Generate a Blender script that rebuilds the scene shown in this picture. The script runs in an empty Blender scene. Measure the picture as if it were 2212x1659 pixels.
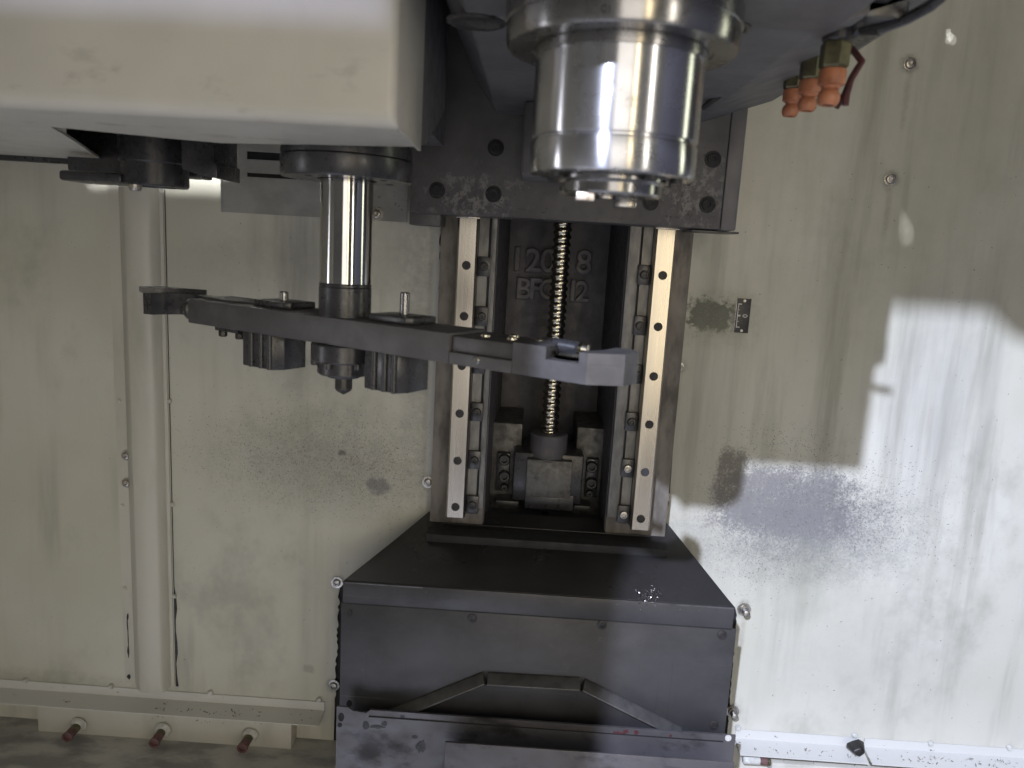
import bpy, bmesh, math, random
from mathutils import Vector, Matrix

random.seed(7)
R = math.radians
scene = bpy.context.scene
COL = scene.collection

# ------------------------------------------------------------------ camera
CAM = Vector((0.0, 0.0, 1.30))
ROT = Matrix.Rotation(R(1.3), 3, 'Z') @ Matrix.Rotation(R(90 - 10.2), 3, 'X') @ Matrix.Rotation(R(3.26), 3, 'Z')
cam_d = bpy.data.cameras.new('camera')
cam = bpy.data.objects.new('camera', cam_d)
COL.objects.link(cam)
cam.matrix_world = Matrix.Translation(CAM) @ ROT.to_4x4()
cam_d.sensor_fit = 'HORIZONTAL'
cam_d.sensor_width = 36.0
cam_d.lens = 27.03
cam_d.clip_start = 0.01
cam_d.clip_end = 100.0
cam_d.dof.use_dof = True
cam_d.dof.focus_distance = 1.30
cam_d.dof.aperture_fstop = 6.0
scene.camera = cam

# ------------------------------------------------------------------ light
scene.view_settings.view_transform = 'Standard'
scene.view_settings.look = 'None'
scene.view_settings.exposure = -0.12
scene.view_settings.gamma = 1.0
world = bpy.data.worlds.new('World')
scene.world = world
world.use_nodes = True
wn, wl = world.node_tree.nodes, world.node_tree.links
bg = wn['Background']
tc = wn.new('ShaderNodeTexCoord')
sx = wn.new('ShaderNodeSeparateXYZ')
rp = wn.new('ShaderNodeValToRGB')
mr = wn.new('ShaderNodeMapRange')
mr.inputs['From Min'].default_value = -1
mr.inputs['From Max'].default_value = 1
wl.new(tc.outputs['Generated'], sx.inputs[0])
wl.new(sx.outputs['Z'], mr.inputs['Value'])
wl.new(mr.outputs[0], rp.inputs[0])
wl.new(rp.outputs[0], bg.inputs['Color'])
e = rp.color_ramp.elements
e[0].position = 0.36; e[0].color = (0.50, 0.485, 0.48, 1)
e[1].position = 0.85; e[1].color = (0.62, 0.60, 0.54, 1)
q = rp.color_ramp.elements.new(0.50); q.color = (0.15, 0.147, 0.142, 1)
q = rp.color_ramp.elements.new(0.66); q.color = (0.60, 0.58, 0.52, 1)
bg.inputs['Strength'].default_value = 0.56


def lamp(name, kind, loc, target, power, color, **kw):
    d = bpy.data.lights.new(name, kind)
    d.energy = power
    d.color = color
    for k, v in kw.items():
        setattr(d, k, v)
    o = bpy.data.objects.new(name, d)
    COL.objects.link(o)
    o.location = loc
    dirv = Vector(target) - Vector(loc)
    o.rotation_euler = dirv.to_track_quat('-Z', 'Y').to_euler()
    return o


# shop ceiling lamp, up and to the left behind the photographer: the hard cold light
L1 = (-1.282, -3.0, 3.783)
lamp('ceiling_lamp', 'POINT', L1, (0, 1, 0), 2450.0, (0.70, 0.765, 1.0), shadow_soft_size=0.045)
# bright open doorway behind the photographer
lamp('doorway_light', 'AREA', (0.18, -1.9, 1.28), (0.0, 1.3, 1.15), 14.5, (1.0, 0.93, 0.84), shape='RECTANGLE', size=0.95, size_y=1.9)
lamp('mirror_strip_yellow', 'AREA', (0.78, -1.6, 1.45), (0.0, 0.9, 1.25), 1.2, (1.0, 0.82, 0.50), shape='RECTANGLE', size=0.16, size_y=1.7, spread=R(70))  # added strip lamps, here and below, for the bands mirrored in the steel
lamp('mirror_strip_pale', 'AREA', (1.35, -0.9, 1.45), (0.0, 0.75, 1.3), 0.9, (1.0, 0.93, 0.80), shape='RECTANGLE', size=0.14, size_y=1.6, spread=R(60))
lamp('mirror_strip_green', 'AREA', (1.04, 0.85, 1.35), (0.0, 0.75, 1.3), 0.20, (0.93, 0.96, 0.70), shape='RECTANGLE', size=0.13, size_y=1.3, spread=R(50))
lamp('mirror_strip_left', 'AREA', (-1.04, 0.55, 1.20), (0.0, 0.72, 1.3), 0.30, (0.93, 0.93, 1.0), shape='RECTANGLE', size=0.13, size_y=1.3, spread=R(50))

# ------------------------------------------------------------------ helpers
FPX = 1661.0


def at(x, y, Y):
    """pixel of the photograph (2212 x 1659 frame) to the point at depth Y"""
    d = ROT @ Vector(((x - 1106.0) / FPX, -(y - 829.5) / FPX, -1.0))
    t = Y / d.y
    return CAM + d * t


def tag(o, label=None, cat=None, group=None, kind=None):
    if label: o['label'] = label
    if cat: o['category'] = cat
    if group: o['group'] = group
    if kind: o['kind'] = kind
    return o


def thing(name, loc, label, cat, group=None):
    o = bpy.data.objects.new(name, None)
    o.empty_display_size = 0.02
    COL.objects.link(o)
    o.location = loc
    return tag(o, label, cat, group)


def origin_of(o):
    v = Vector((0, 0, 0))
    while o is not None:
        v += Vector(o.location)
        o = o.parent
    return v


class MB:
    def __init__(s):
        s.bm = bmesh.new()

    def _faces(s, vs, quads):
        bv = [s.bm.verts.new(v) for v in vs]
        fs = []
        for f in quads:
            try:
                fs.append(s.bm.faces.new([bv[i] for i in f]))
            except ValueError:
                pass
        return bv, fs

    def hexa(s, a, b, bevel=0.0, seg=2):
        """a: 4 points loop, b: matching 4 points loop"""
        n = len(a)
        vs = list(a) + list(b)
        quads = [tuple(range(n - 1, -1, -1)), tuple(range(n, 2 * n))]
        for i in range(n):
            j = (i + 1) % n
            quads.append((i, j, n + j, n + i))
        bv, fs = s._faces(vs, quads)
        bmesh.ops.recalc_face_normals(s.bm, faces=fs)
        if bevel > 0:
            es = set()
            for f in fs:
                for ed in f.edges:
                    es.add(ed)
            bmesh.ops.bevel(s.bm, geom=list(es), offset=bevel, segments=seg, profile=0.5, affect='EDGES', clamp_overlap=True)
        return s

    def box(s, x0, x1, y0, y1, z0, z1, bevel=0.0, seg=2):
        a = [(x0, y0, z0), (x1, y0, z0), (x1, y0, z1), (x0, y0, z1)]
        b = [(x0, y1, z0), (x1, y1, z0), (x1, y1, z1), (x0, y1, z1)]
        return s.hexa(a, b, bevel, seg)

    def prism_y(s, pts, y0, y1, bevel=0.0, seg=2):
        return s.hexa([(p[0], y0, p[1]) for p in pts], [(p[0], y1, p[1]) for p in pts], bevel, seg)

    def prism_x(s, pts, x0, x1, bevel=0.0, seg=2):
        return s.hexa([(x0, p[0], p[1]) for p in pts], [(x1, p[0], p[1]) for p in pts], bevel, seg)

    def prism_z(s, pts, z0, z1, bevel=0.0, seg=2):
        return s.hexa([(p[0], p[1], z0) for p in pts], [(p[0], p[1], z1) for p in pts], bevel, seg)

    def lathe(s, prof, org, axis=(0, 0, 1), n=32, sy=1.0):
        """profile [(r, h)], revolved about axis through org"""
        ax = Vector(axis).normalized()
        t = Vector((0, 0, 1)) if abs(ax.z) < 0.9 else Vector((1, 0, 0))
        u = ax.cross(t).normalized()
        v = ax.cross(u).normalized()
        org = Vector(org)
        rings = []
        for r, h in prof:
            if r < 1e-6:
                rings.append([s.bm.verts.new(org + ax * h)])
            else:
                rings.append([s.bm.verts.new(org + ax * h + (u * math.cos(2 * math.pi * i / n) + v * math.sin(2 * math.pi * i / n) * sy) * r) for i in range(n)])
        fs = []
        for a, b in zip(rings, rings[1:]):
            for i in range(n):
                j = (i + 1) % n
                if len(a) == 1 and len(b) == 1:
                    break
                if len(a) == 1:
                    fs.append(s.bm.faces.new((a[0], b[i], b[j])))
                elif len(b) == 1:
                    fs.append(s.bm.faces.new((a[i], a[j], b[0])))
                else:
                    fs.append(s.bm.faces.new((a[i], a[j], b[j], b[i])))
        for ring in (rings[0], rings[-1]):
            if len(ring) > 1:
                fs.append(s.bm.faces.new(ring))
        bmesh.ops.recalc_face_normals(s.bm, faces=fs)
        return s

    def cyl(s, p0, p1, r, n=24, bev=0.0):
        p0, p1 = Vector(p0), Vector(p1)
        L = (p1 - p0).length
        b = min(bev, r * 0.4, L * 0.4)
        prof = [(0, 0), (r - b, 0), (r, b), (r, L - b), (r - b, L), (0, L)] if b > 0 else [(0, 0), (r, 0), (r, L), (0, L)]
        return s.lathe(prof, p0, p1 - p0, n)

    def tube(s, pts, r, n=10):
        pts = [Vector(p) for p in pts]
        rings = []
        for i, p in enumerate(pts):
            d = (pts[min(i + 1, len(pts) - 1)] - pts[max(i - 1, 0)]).normalized()
            t = Vector((0, 1, 0)) if abs(d.y) < 0.9 else Vector((1, 0, 0))
            u = d.cross(t).normalized(); v = d.cross(u)
            rings.append([s.bm.verts.new(p + (u * math.cos(2 * math.pi * k / n) + v * math.sin(2 * math.pi * k / n)) * r) for k in range(n)])
        fs = []
        for a, b in zip(rings, rings[1:]):
            for k in range(n):
                fs.append(s.bm.faces.new((a[k], a[(k + 1) % n], b[(k + 1) % n], b[k])))
        fs.append(s.bm.faces.new(rings[0])); fs.append(s.bm.faces.new(rings[-1]))
        bmesh.ops.recalc_face_normals(s.bm, faces=fs)
        return s

    def build(s, name, mat, parent=None, smooth=35, label=None):
        org = origin_of(parent) if parent else Vector((0, 0, 0))
        if org.length:
            bmesh.ops.translate(s.bm, verts=s.bm.verts, vec=-org)
        me = bpy.data.meshes.new(name)
        s.bm.to_mesh(me); s.bm.free()
        me.materials.append(mat)
        if smooth:
            for p in me.polygons:
                p.use_smooth = True
            me.set_sharp_from_angle(angle=R(smooth))
        o = bpy.data.objects.new(name, me)
        COL.objects.link(o)
        if parent: o.parent = parent
        if label: o['label'] = label
        return o


def inst(o, loc, parent=None, rot=None, scale=None):
    c = o.copy()
    COL.objects.link(c)
    c.parent = parent
    c.location = Vector(loc) - (origin_of(parent) if parent else Vector((0, 0, 0)))
    if rot is not None: c.rotation_euler = rot
    if scale is not None: c.scale = scale
    return c


# ------------------------------------------------------------------ materials
class NT:
    def __init__(s, name):
        s.m = bpy.data.materials.new(name)
        s.m.use_nodes = True
        s.n, s.l = s.m.node_tree.nodes, s.m.node_tree.links
        s.b = s.n['Principled BSDF']
        s.geo = s.n.new('ShaderNodeNewGeometry')
        s.pos = s.geo.outputs['Position']

    def link(s, a, b):
        s.l.new(a, b)

    def setv(s, sock, v):
        if hasattr(v, 'is_linked') or isinstance(v, bpy.types.NodeSocket):
            s.l.new(v, sock)
        else:
            sock.default_value = v

    def math(s, op, a, b=0.0, clamp=False):
        n = s.n.new('ShaderNodeMath'); n.operation = op; n.use_clamp = clamp
        s.setv(n.inputs[0], a); s.setv(n.inputs[1], b)
        return n.outputs[0]

    def noise(s, scale, detail=4.0, rough=0.55, stretch=(1, 1, 1), off=(0, 0, 0), dist=0.0):
        mp = s.n.new('ShaderNodeMapping')
        mp.inputs['Scale'].default_value = stretch
        mp.inputs['Location'].default_value = off
        s.link(s.pos, mp.inputs['Vector'])
        n = s.n.new('ShaderNodeTexNoise')
        n.inputs['Scale'].default_value = scale
        n.inputs['Detail'].default_value = detail
        n.inputs['Roughness'].default_value = rough
        n.inputs['Distortion'].default_value = dist
        s.link(mp.outputs[0], n.inputs['Vector'])
        return n.outputs['Fac']

    def ramp(s, v, lo, hi, a=0.0, b=1.0):
        n = s.n.new('ShaderNodeMapRange'); n.clamp = True
        n.inputs['From Min'].default_value = lo; n.inputs['From Max'].default_value = hi
        n.inputs['To Min'].default_value = a; n.inputs['To Max'].default_value = b
        n.interpolation_type = 'SMOOTHSTEP'
        s.setv(n.inputs['Value'], v)
        return n.outputs[0]

    def mix(s, fac, c1, c2):
        n = s.n.new('ShaderNodeMix'); n.data_type = 'RGBA'
        s.setv(n.inputs[0], fac)
        for k, c in ((6, c1), (7, c2)):
            if isinstance(c, tuple):
                n.inputs[k].default_value = (c[0], c[1], c[2], 1)
            else:
                s.link(c, n.inputs[k])
        return n.outputs[2]

    def xyz(s):
        n = s.n.new('ShaderNodeSeparateXYZ'); s.link(s.pos, n.inputs[0])
        return n.outputs[0], n.outputs[1], n.outputs[2]

    def patch(s, c, r, soft=0.6, power=2.0):
        """soft ellipse (power 2) or rounded box (power 6) in X,Z about c"""
        X, _, Z = s.xyz()
        a = s.math('ABSOLUTE', s.math('DIVIDE', s.math('SUBTRACT', X, c[0]), r[0]))
        b = s.math('ABSOLUTE', s.math('DIVIDE', s.math('SUBTRACT', Z, c[1]), r[1]))
        d = s.math('ADD', s.math('POWER', a, power), s.math('POWER', b, power))
        return s.ramp(s.math('POWER', d, 1.0 / power), 1.0 - soft, 1.0 + soft * 0.5, 1.0, 0.0)

    def bump(s, h, strength=0.2, dist=0.002):
        n = s.n.new('ShaderNodeBump')
        n.inputs['Strength'].default_value = strength
        n.inputs['Distance'].default_value = dist
        s.link(h, n.inputs['Height'])
        s.link(n.outputs[0], s.b.inputs['Normal'])

    def done(s, color, rough=0.5, metal=0.0, spec=0.5):
        if isinstance(color, tuple):
            s.b.inputs['Base Color'].default_value = (*color, 1)
        else:
            s.link(color, s.b.inputs['Base Color'])
        s.setv(s.b.inputs['Roughness'], rough)
        s.setv(s.b.inputs['Metallic'], metal)
        s.b.inputs['Specular IOR Level'].default_value = spec
        return s.m


def simple(name, c1, c2, nscale=30.0, stretch=(1, 1, 1), rough=(0.4, 0.6), metal=0.0, bump=0.0, bscale=200.0, lo=0.35, hi=0.7, spec=0.5, bdist=0.001):
    t = NT(name)
    f = t.noise(nscale, 5.0, 0.6, stretch)
    col = t.mix(t.ramp(f, lo, hi), c1, c2)
    f2 = t.noise(nscale * 2.3, 4.0, 0.6, stretch, (3, 5, 1))
    rg = t.ramp(f2, 0.3, 0.7, rough[0], rough[1])
    if bump:
        t.bump(t.noise(bscale, 3.0, 0.6), bump, bdist)
    return t.done(col, rg, metal, spec)


def zz(x, y, Y=1.36):
    p = at(x, y, Y)
    return (p.x, p.z)


def wall_paint(name, side):
    t = NT(name)
    base = t.mix(t.ramp(t.noise(2.2, 4.0, 0.6), 0.3, 0.7), (0.49, 0.48, 0.395), (0.57, 0.56, 0.49))
    # run marks of dried coolant
    st = t.ramp(t.noise(14.0, 5.0, 0.62, (1.0, 1.0, 0.09)), 0.46, 0.72)
    st2 = t.ramp(t.noise(2.6, 3.0, 0.6, (1, 1, 0.6), (4, 0, 2)), 0.42, 0.62)
    base = t.mix(t.math('MULTIPLY', t.math('MULTIPLY', st, st2), 0.8), base, (0.30, 0.29, 0.235))
    bl = t.ramp(t.noise(5.5, 5.0, 0.65, (1, 1, 0.8), (9, 0, 3)), 0.52, 0.78)
    base = t.mix(t.math('MULTIPLY', bl, 0.6), base, (0.27, 0.27, 0.215))
    # fine specks
    sp = t.ramp(t.noise(330.0, 2.0, 0.5), 0.70, 0.76)
    spm = t.ramp(t.noise(6.0, 3.0, 0.5, (1, 1, 1), (2, 0, 7)), 0.45, 0.75)
    base = t.mix(t.math('MULTIPLY', t.math('MULTIPLY', sp, spm), 0.7), base, (0.10, 0.095, 0.08))
    grain = t.noise(260.0, 3.0, 0.7)
    medium = t.noise(85.0, 4.0, 0.7)
    coarse = t.noise(28.0, 4.0, 0.65, (1, 1, 1), (1, 2, 3))

    def dirty(c, r, col, lo, hi, amt, soft=0.8, power=2.0, gr=medium):  # speckled patch mask, for dirt and for painted shade
        m = t.patch(c, r, soft, power)
        g2 = t.math('ADD', t.math('MULTIPLY', gr, 0.6), t.math('MULTIPLY', coarse, 0.4))
        f = t.math('ADD', m, t.math('MULTIPLY', t.math('SUBTRACT', g2, 0.5), 2.6))
        w = (hi - lo) * 2.3
        return t.math('MULTIPLY', t.math('MULTIPLY', t.ramp(f, 0.62 - w, 0.62 + w), t.ramp(m, 0.0, 0.25)), amt)

    if side == 'left':
        base = t.mix(t.math('MULTIPLY', t.patch(zz(700, 1010), (0.24, 0.12), 1.0), 0.18), base, (0.25, 0.25, 0.20))
        base = t.mix(dirty(zz(720, 1000), (0.24, 0.10), None, 0.62, 0.98, 0.42, 1.0, 2.0, grain), base, (0.12, 0.115, 0.095))
        base = t.mix(dirty(zz(815, 1050), (0.034, 0.022), None, 0.80, 0.95, 0.75), base, (0.17, 0.17, 0.165))
        base = t.mix(dirty(zz(738, 978), (0.010, 0.007), None, 0.75, 0.9, 0.8), base, (0.10, 0.10, 0.09))
        base = t.mix(dirty(zz(690, 560), (0.22, 0.055), None, 0.55, 1.0, 0.35, 1.0), base, (0.25, 0.24, 0.20))
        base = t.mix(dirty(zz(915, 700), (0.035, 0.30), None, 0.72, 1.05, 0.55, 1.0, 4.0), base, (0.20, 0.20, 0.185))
        base = t.mix(dirty(zz(935, 840), (0.010, 0.34), None, 0.62, 0.8, 0.5, 0.8, 6.0), base, (0.55, 0.56, 0.55))
        base = t.mix(dirty(zz(667, 1445), (0.016, 0.012), None, 0.78, 0.92, 0.5), base, (0.25, 0.25, 0.20))
        base = t.mix(dirty(zz(0, 1470), (0.30, 0.03), None, 0.6, 1.0, 0.5, 1.0), base, (0.22, 0.21, 0.16))
    else:
        base = t.mix(dirty(zz(1950, 330), (0.42, 0.30), None, 0.55, 1.0, 0.42, 1.0, 2.0, t.noise(18.0, 4.0, 0.6, (1, 1, 0.10), (5, 1, 1))), base, (0.27, 0.265, 0.20))  # olive streaks that also paint shade into the upper right wall
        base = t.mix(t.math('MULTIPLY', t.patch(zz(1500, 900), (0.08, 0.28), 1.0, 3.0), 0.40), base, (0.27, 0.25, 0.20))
        base = t.mix(dirty(zz(1533, 680), (0.056, 0.034), None, 0.62, 0.72, 0.95, 0.7, 4.0), base, (0.028, 0.030, 0.022))
        base = t.mix(dirty(zz(1548, 690), (0.075, 0.048), None, 0.55, 0.95, 0.55, 0.8, 4.0), base, (0.18, 0.19, 0.13))
        base = t.mix(dirty(zz(1690, 1085), (0.150, 0.082), None, 0.66, 0.80, 0.86, 0.55, 3.0, grain), base, t.mix(t.ramp(t.noise(45.0, 4.0, 0.6, (1, 1, 0.05)), 0.4, 0.7), (0.165, 0.158, 0.155), (0.235, 0.228, 0.222)))
        base = t.mix(dirty(zz(1735, 1110), (0.16, 0.085), None, 0.72, 1.0, 0.80, 1.0, 2.0, grain), base, (0.165, 0.16, 0.155))
        base = t.mix(dirty(zz(1578, 1030), (0.030, 0.062), None, 0.60, 0.80, 0.85, 0.45, 4.0, grain), base, (0.13, 0.12, 0.10))
        base = t.mix(dirty(zz(1730, 1150), (0.22, 0.10), None, 0.75, 1.08, 0.75, 1.0, 2.0, grain), base, (0.20, 0.20, 0.20))
        base = t.mix(dirty(zz(1720, 1240), (0.11, 0.085), None, 0.55, 1.0, 0.50, 1.0, 2.0, t.noise(40.0, 4.0, 0.6, (1, 1, 0.14))), base, (0.24, 0.25, 0.20))
        base = t.mix(dirty(zz(2030, 850), (0.10, 0.20), None, 0.55, 1.0, 0.35, 1.0, 2.0, t.noise(30.0, 4.0, 0.6, (1, 1, 0.12))), base, (0.32, 0.32, 0.33))
        base = t.mix(dirty(zz(1880, 1430), (0.20, 0.12), None, 0.70, 1.1, 0.30, 1.0), base, (0.36, 0.36, 0.33))
    for x, y in (((925, 1041), (728, 1258), (721, 1480), (273, 984), (274, 1043)) if side == 'left' else ((1466, 792), (1439, 1074), (1607, 1316), (1582, 1536), (1965, 138), (1923, 387))):
        c = zz(x, y)
        base = t.mix(dirty(c, (0.016, 0.018), None, 0.6, 0.9, 0.6, 0.9, 2.0), base, (0.11, 0.105, 0.075))
        base = t.mix(dirty((c[0] + 0.002, c[1] - 0.05), (0.006, 0.055), None, 0.6, 1.0, 0.45, 1.0, 2.0), base, (0.24, 0.21, 0.15))
    # grime where dirt creeps from the bottom ledge
    rg = t.ramp(t.noise(9.0, 4.0, 0.6), 0.3, 0.7, 0.32, 0.52)
    t.bump(t.noise(60.0, 3.0, 0.5), 0.05, 0.002)
    return t.done(base, rg, 0.0, 0.45)


M = {}
M['wall_left'] = wall_paint('painted wall left', 'left')
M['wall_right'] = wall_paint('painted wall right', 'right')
M['paint'] = simple('grey white enclosure paint', (0.52, 0.505, 0.44), (0.40, 0.39, 0.33), 16.0, (1, 1, 0.25), (0.35, 0.5), bump=0.05, bscale=70, lo=0.45, hi=0.8)
M['paint_chipped'] = simple('chipped white ledge paint', (0.56, 0.555, 0.52), (0.13, 0.12, 0.10), 95.0, (0.6, 1, 1), (0.4, 0.6), lo=0.66, hi=0.70, bump=0.1, bscale=80)
M['letter'] = simple('cast letter iron', (0.085, 0.081, 0.090), (0.115, 0.11, 0.12), 40.0, rough=(0.42, 0.6), bump=0.4, bscale=240)
M['floor'] = simple('oily grey floor pan', (0.44, 0.43, 0.40), (0.24, 0.235, 0.225), 9.0, (1, 2.2, 1), (0.3, 0.5), lo=0.40, hi=0.62)
M['iron'] = simple('dark cast iron paint', (0.066, 0.063, 0.070), (0.092, 0.088, 0.096), 26.0, rough=(0.5, 0.72), bump=0.5, bscale=240, bdist=0.0012)
M['column'] = simple('stained machined iron', (0.165, 0.150, 0.130), (0.065, 0.056, 0.047), 34.0, (1, 1, 0.35), (0.45, 0.65), metal=0.25, bump=0.12, bscale=180)
M['strip'] = simple('scraped iron strip', (0.23, 0.225, 0.21), (0.13, 0.125, 0.115), 45.0, (1, 1, 0.4), (0.4, 0.55), metal=0.4, bump=0.08, bscale=180)
M['black'] = simple('black oxide steel', (0.024, 0.024, 0.027), (0.038, 0.037, 0.041), 40.0, rough=(0.24, 0.38), bump=0.12, bscale=150, spec=0.6)
M['arm'] = simple('black painted arm', (0.068, 0.066, 0.069), (0.100, 0.097, 0.101), 22.0, rough=(0.42, 0.55), bump=0.15, bscale=130, spec=0.6)
M['grip'] = simple('worn grey gripper steel', (0.072, 0.069, 0.070), (0.105, 0.101, 0.101), 30.0, rough=(0.38, 0.5), metal=0.35, bump=0.08, bscale=150)
M['dark'] = simple('flat black parts and painted shade', (0.012, 0.012, 0.013), (0.018, 0.018, 0.02), 20.0, rough=(0.6, 0.8))  # black put where gaps lie in shade, also on matt parts
M['head'] = simple('dark grey machine paint', (0.110, 0.106, 0.110), (0.145, 0.140, 0.145), 12.0, rough=(0.45, 0.6), bump=0.12, bscale=120)
def sheet_mat(name, c1, c2, rlo, rhi, metal, scr):
    t = NT(name)
    c = t.mix(t.ramp(t.noise(8.0, 5.0, 0.62, (0.7, 1, 1)), 0.32, 0.72), c1, c2)
    # fine scratches along the sheet, dried drips down it
    sc_ = t.ramp(t.noise(34.0, 4.0, 0.7, (0.05, 1, 6.0)), 0.62, 0.72)
    sc2 = t.ramp(t.noise(30.0, 4.0, 0.7, (5.0, 1, 0.10), (3, 1, 2)), 0.62, 0.74)
    msk = t.ramp(t.noise(5.0, 3.0, 0.5, (1, 1, 1), (7, 2, 1)), 0.45, 0.68)
    c = t.mix(t.math('MULTIPLY', t.math('MULTIPLY', sc_, msk), scr), c, tuple(min(1, v * 2.2) for v in c1))
    c = t.mix(t.math('MULTIPLY', sc2, scr * 0.5), c, tuple(v * 0.45 for v in c2))
    ds = t.ramp(t.noise(120.0, 4.0, 0.7), 0.62, 0.72)
    c = t.mix(t.math('MULTIPLY', t.math('MULTIPLY', ds, msk), 0.35), c, (0.20, 0.19, 0.17))
    t.bump(t.noise(140.0, 3.0, 0.6), 0.06, 0.001)
    return t.done(c, t.ramp(t.noise(6.0, 4.0, 0.6, (1, 1, 1), (1, 4, 2)), 0.35, 0.65, rlo, rhi), metal)


M['cover'] = sheet_mat('dull dark sheet steel', (0.082, 0.080, 0.082), (0.050, 0.049, 0.050), 0.30, 0.50, 0.5, 0.6)
M['cover_top'] = sheet_mat('oily dark sheet steel', (0.026, 0.025, 0.026), (0.016, 0.0155, 0.016), 0.22, 0.48, 0.0, 0.7)
M['bar'] = simple('dull trim steel', (0.125, 0.122, 0.118), (0.080, 0.078, 0.075), 40.0, rough=(0.32, 0.45), metal=0.45)
M['slide'] = simple('worn way cover steel', (0.125, 0.12, 0.125), (0.045, 0.043, 0.043), 17.0, (0.6, 1, 1), (0.35, 0.55), metal=0.5, lo=0.48, hi=0.66, bump=0.06, bscale=120)
M['bolt'] = simple('zinc screw', (0.50, 0.48, 0.44), (0.28, 0.26, 0.23), 160.0, rough=(0.25, 0.4), metal=0.9)
M['bolt_dark'] = simple('black socket screw', (0.030, 0.029, 0.030), (0.055, 0.052, 0.05), 160.0, rough=(0.35, 0.5), metal=0.4)
M['orange'] = simple('orange plastic', (0.44, 0.175, 0.09), (0.28, 0.105, 0.055), 60.0, rough=(0.35, 0.5), lo=0.4, hi=0.8)
M['brass'] = simple('dirty brass', (0.185, 0.170, 0.095), (0.085, 0.08, 0.055), 70.0, rough=(0.3, 0.5), metal=0.7)
M['red'] = simple('faded red plastic', (0.15, 0.070, 0.064), (0.085, 0.05, 0.046), 90.0, rough=(0.4, 0.6))
M['maroon'] = simple('maroon strap', (0.09, 0.025, 0.03), (0.05, 0.02, 0.022), 60.0, rough=(0.4, 0.6))
M['white'] = simple('white plastic', (0.60, 0.60, 0.56), (0.42, 0.42, 0.38), 90.0, rough=(0.4, 0.6))
M['print'] = simple('white print', (0.62, 0.61, 0.57), (0.45, 0.44, 0.41), 200.0, rough=(0.5, 0.6))
M['label'] = simple('black label', (0.022, 0.020, 0.020), (0.040, 0.037, 0.035), 120.0, rough=(0.35, 0.5))
M['key'] = simple('worn key steel', (0.62, 0.56, 0.48), (0.25, 0.17, 0.10), 170.0, rough=(0.35, 0.5), metal=0.6, lo=0.5, hi=0.72)
M['rubber'] = simple('black rubber', (0.018, 0.018, 0.018), (0.03, 0.03, 0.03), 80.0, rough=(0.5, 0.7))
M['swarf'] = simple('dark metal swarf', (0.20, 0.19, 0.165), (0.08, 0.075, 0.065), 300.0, rough=(0.4, 0.6), metal=0.2)
M['swarf_bright'] = simple('bright metal swarf', (0.30, 0.29, 0.28), (0.06, 0.055, 0.05), 300.0, rough=(0.2, 0.4), metal=0.9)
M['grease'] = simple('black grease', (0.014, 0.013, 0.012), (0.03, 0.028, 0.025), 90.0, rough=(0.25, 0.5), bump=0.3, bscale=120)


def steel(name, col, rough, aniso, dirt=0.0, streak=(1, 1, 1), spot=(60.0, 0.62, 0.75)):
    t = NT(name)
    f = t.noise(9.0, 4.0, 0.6, streak)
    c = t.mix(t.ramp(f, 0.3, 0.75), col, tuple(v * 0.80 for v in col))
    sm = t.ramp(t.noise(spot[0], 4.0, 0.65), spot[1], spot[2])
    if dirt:
        c = t.mix(t.math('MULTIPLY', sm, dirt), c, (0.16, 0.14, 0.12))
    rg = t.math('ADD', t.ramp(t.noise(24.0, 4.0, 0.65, streak, (2, 2, 2)), 0.35, 0.75, rough, rough * 1.3), t.math('MULTIPLY', sm, 0.06))
    t.b.inputs['Anisotropic'].default_value = aniso
    if aniso:
        tg = t.n.new('ShaderNodeTangent'); tg.direction_type = 'RADIAL'; tg.axis = 'Z'
        t.link(tg.outputs[0], t.b.inputs['Tangent'])
        t.b.inputs['Anisotropic Rotation'].default_value = 0.25
    return t.done(c, rg, 1.0)


M['spindle'] = steel('turned bright steel', (0.62, 0.62, 0.64), 0.225, 0.95, 0.35, (1, 1, 1), (50.0, 0.60, 0.75))
M['flange'] = steel('dull turned steel', (0.36, 0.355, 0.355), 0.24, 0.8, 0.5)
M['shaft'] = steel('ground chrome shaft', (0.50, 0.495, 0.49), 0.09, 0.9, 0.10)
M['rail'] = steel('ground rail steel', (0.50, 0.465, 0.41), 0.24, 0.0, 0.25, (2, 2, 0.03), (30.0, 0.66, 0.85))
M['screw'] = steel('ball screw steel', (0.62, 0.58, 0.47), 0.15, 0.0, 0.3)
M['pad'] = simple('machined pad', (0.13, 0.127, 0.12), (0.055, 0.052, 0.05), 55.0, rough=(0.4, 0.6), metal=0.4, bump=0.1, bscale=150)


def carriage_mat():
    t = NT('scuffed dark carriage')
    c = t.mix(t.ramp(t.noise(14.0, 4.0, 0.6), 0.3, 0.7), (0.052, 0.050, 0.051), (0.078, 0.075, 0.075))
    m = t.patch(zz(1020, 425, 1.2), (0.10, 0.055), 1.0, 3.0)
    m2 = t.patch(zz(1500, 420, 1.2), (0.075, 0.08), 1.0, 3.0)
    mm = t.math('MAXIMUM', m, m2)
    n = t.noise(75.0, 5.0, 0.7, (1, 1, 0.8))
    f = t.ramp(t.math('ADD', n, t.math('MULTIPLY', mm, 0.16)), 0.60, 0.72)
    c = t.mix(t.math('MULTIPLY', t.math('MULTIPLY', f, mm), 0.75), c, (0.20, 0.19, 0.18))
    t.bump(t.noise(150.0, 3.0, 0.6), 0.2, 0.001)
    return t.done(c, t.ramp(n, 0.3, 0.7, 0.4, 0.6), 0.1)


M['carriage'] = carriage_mat()


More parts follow.
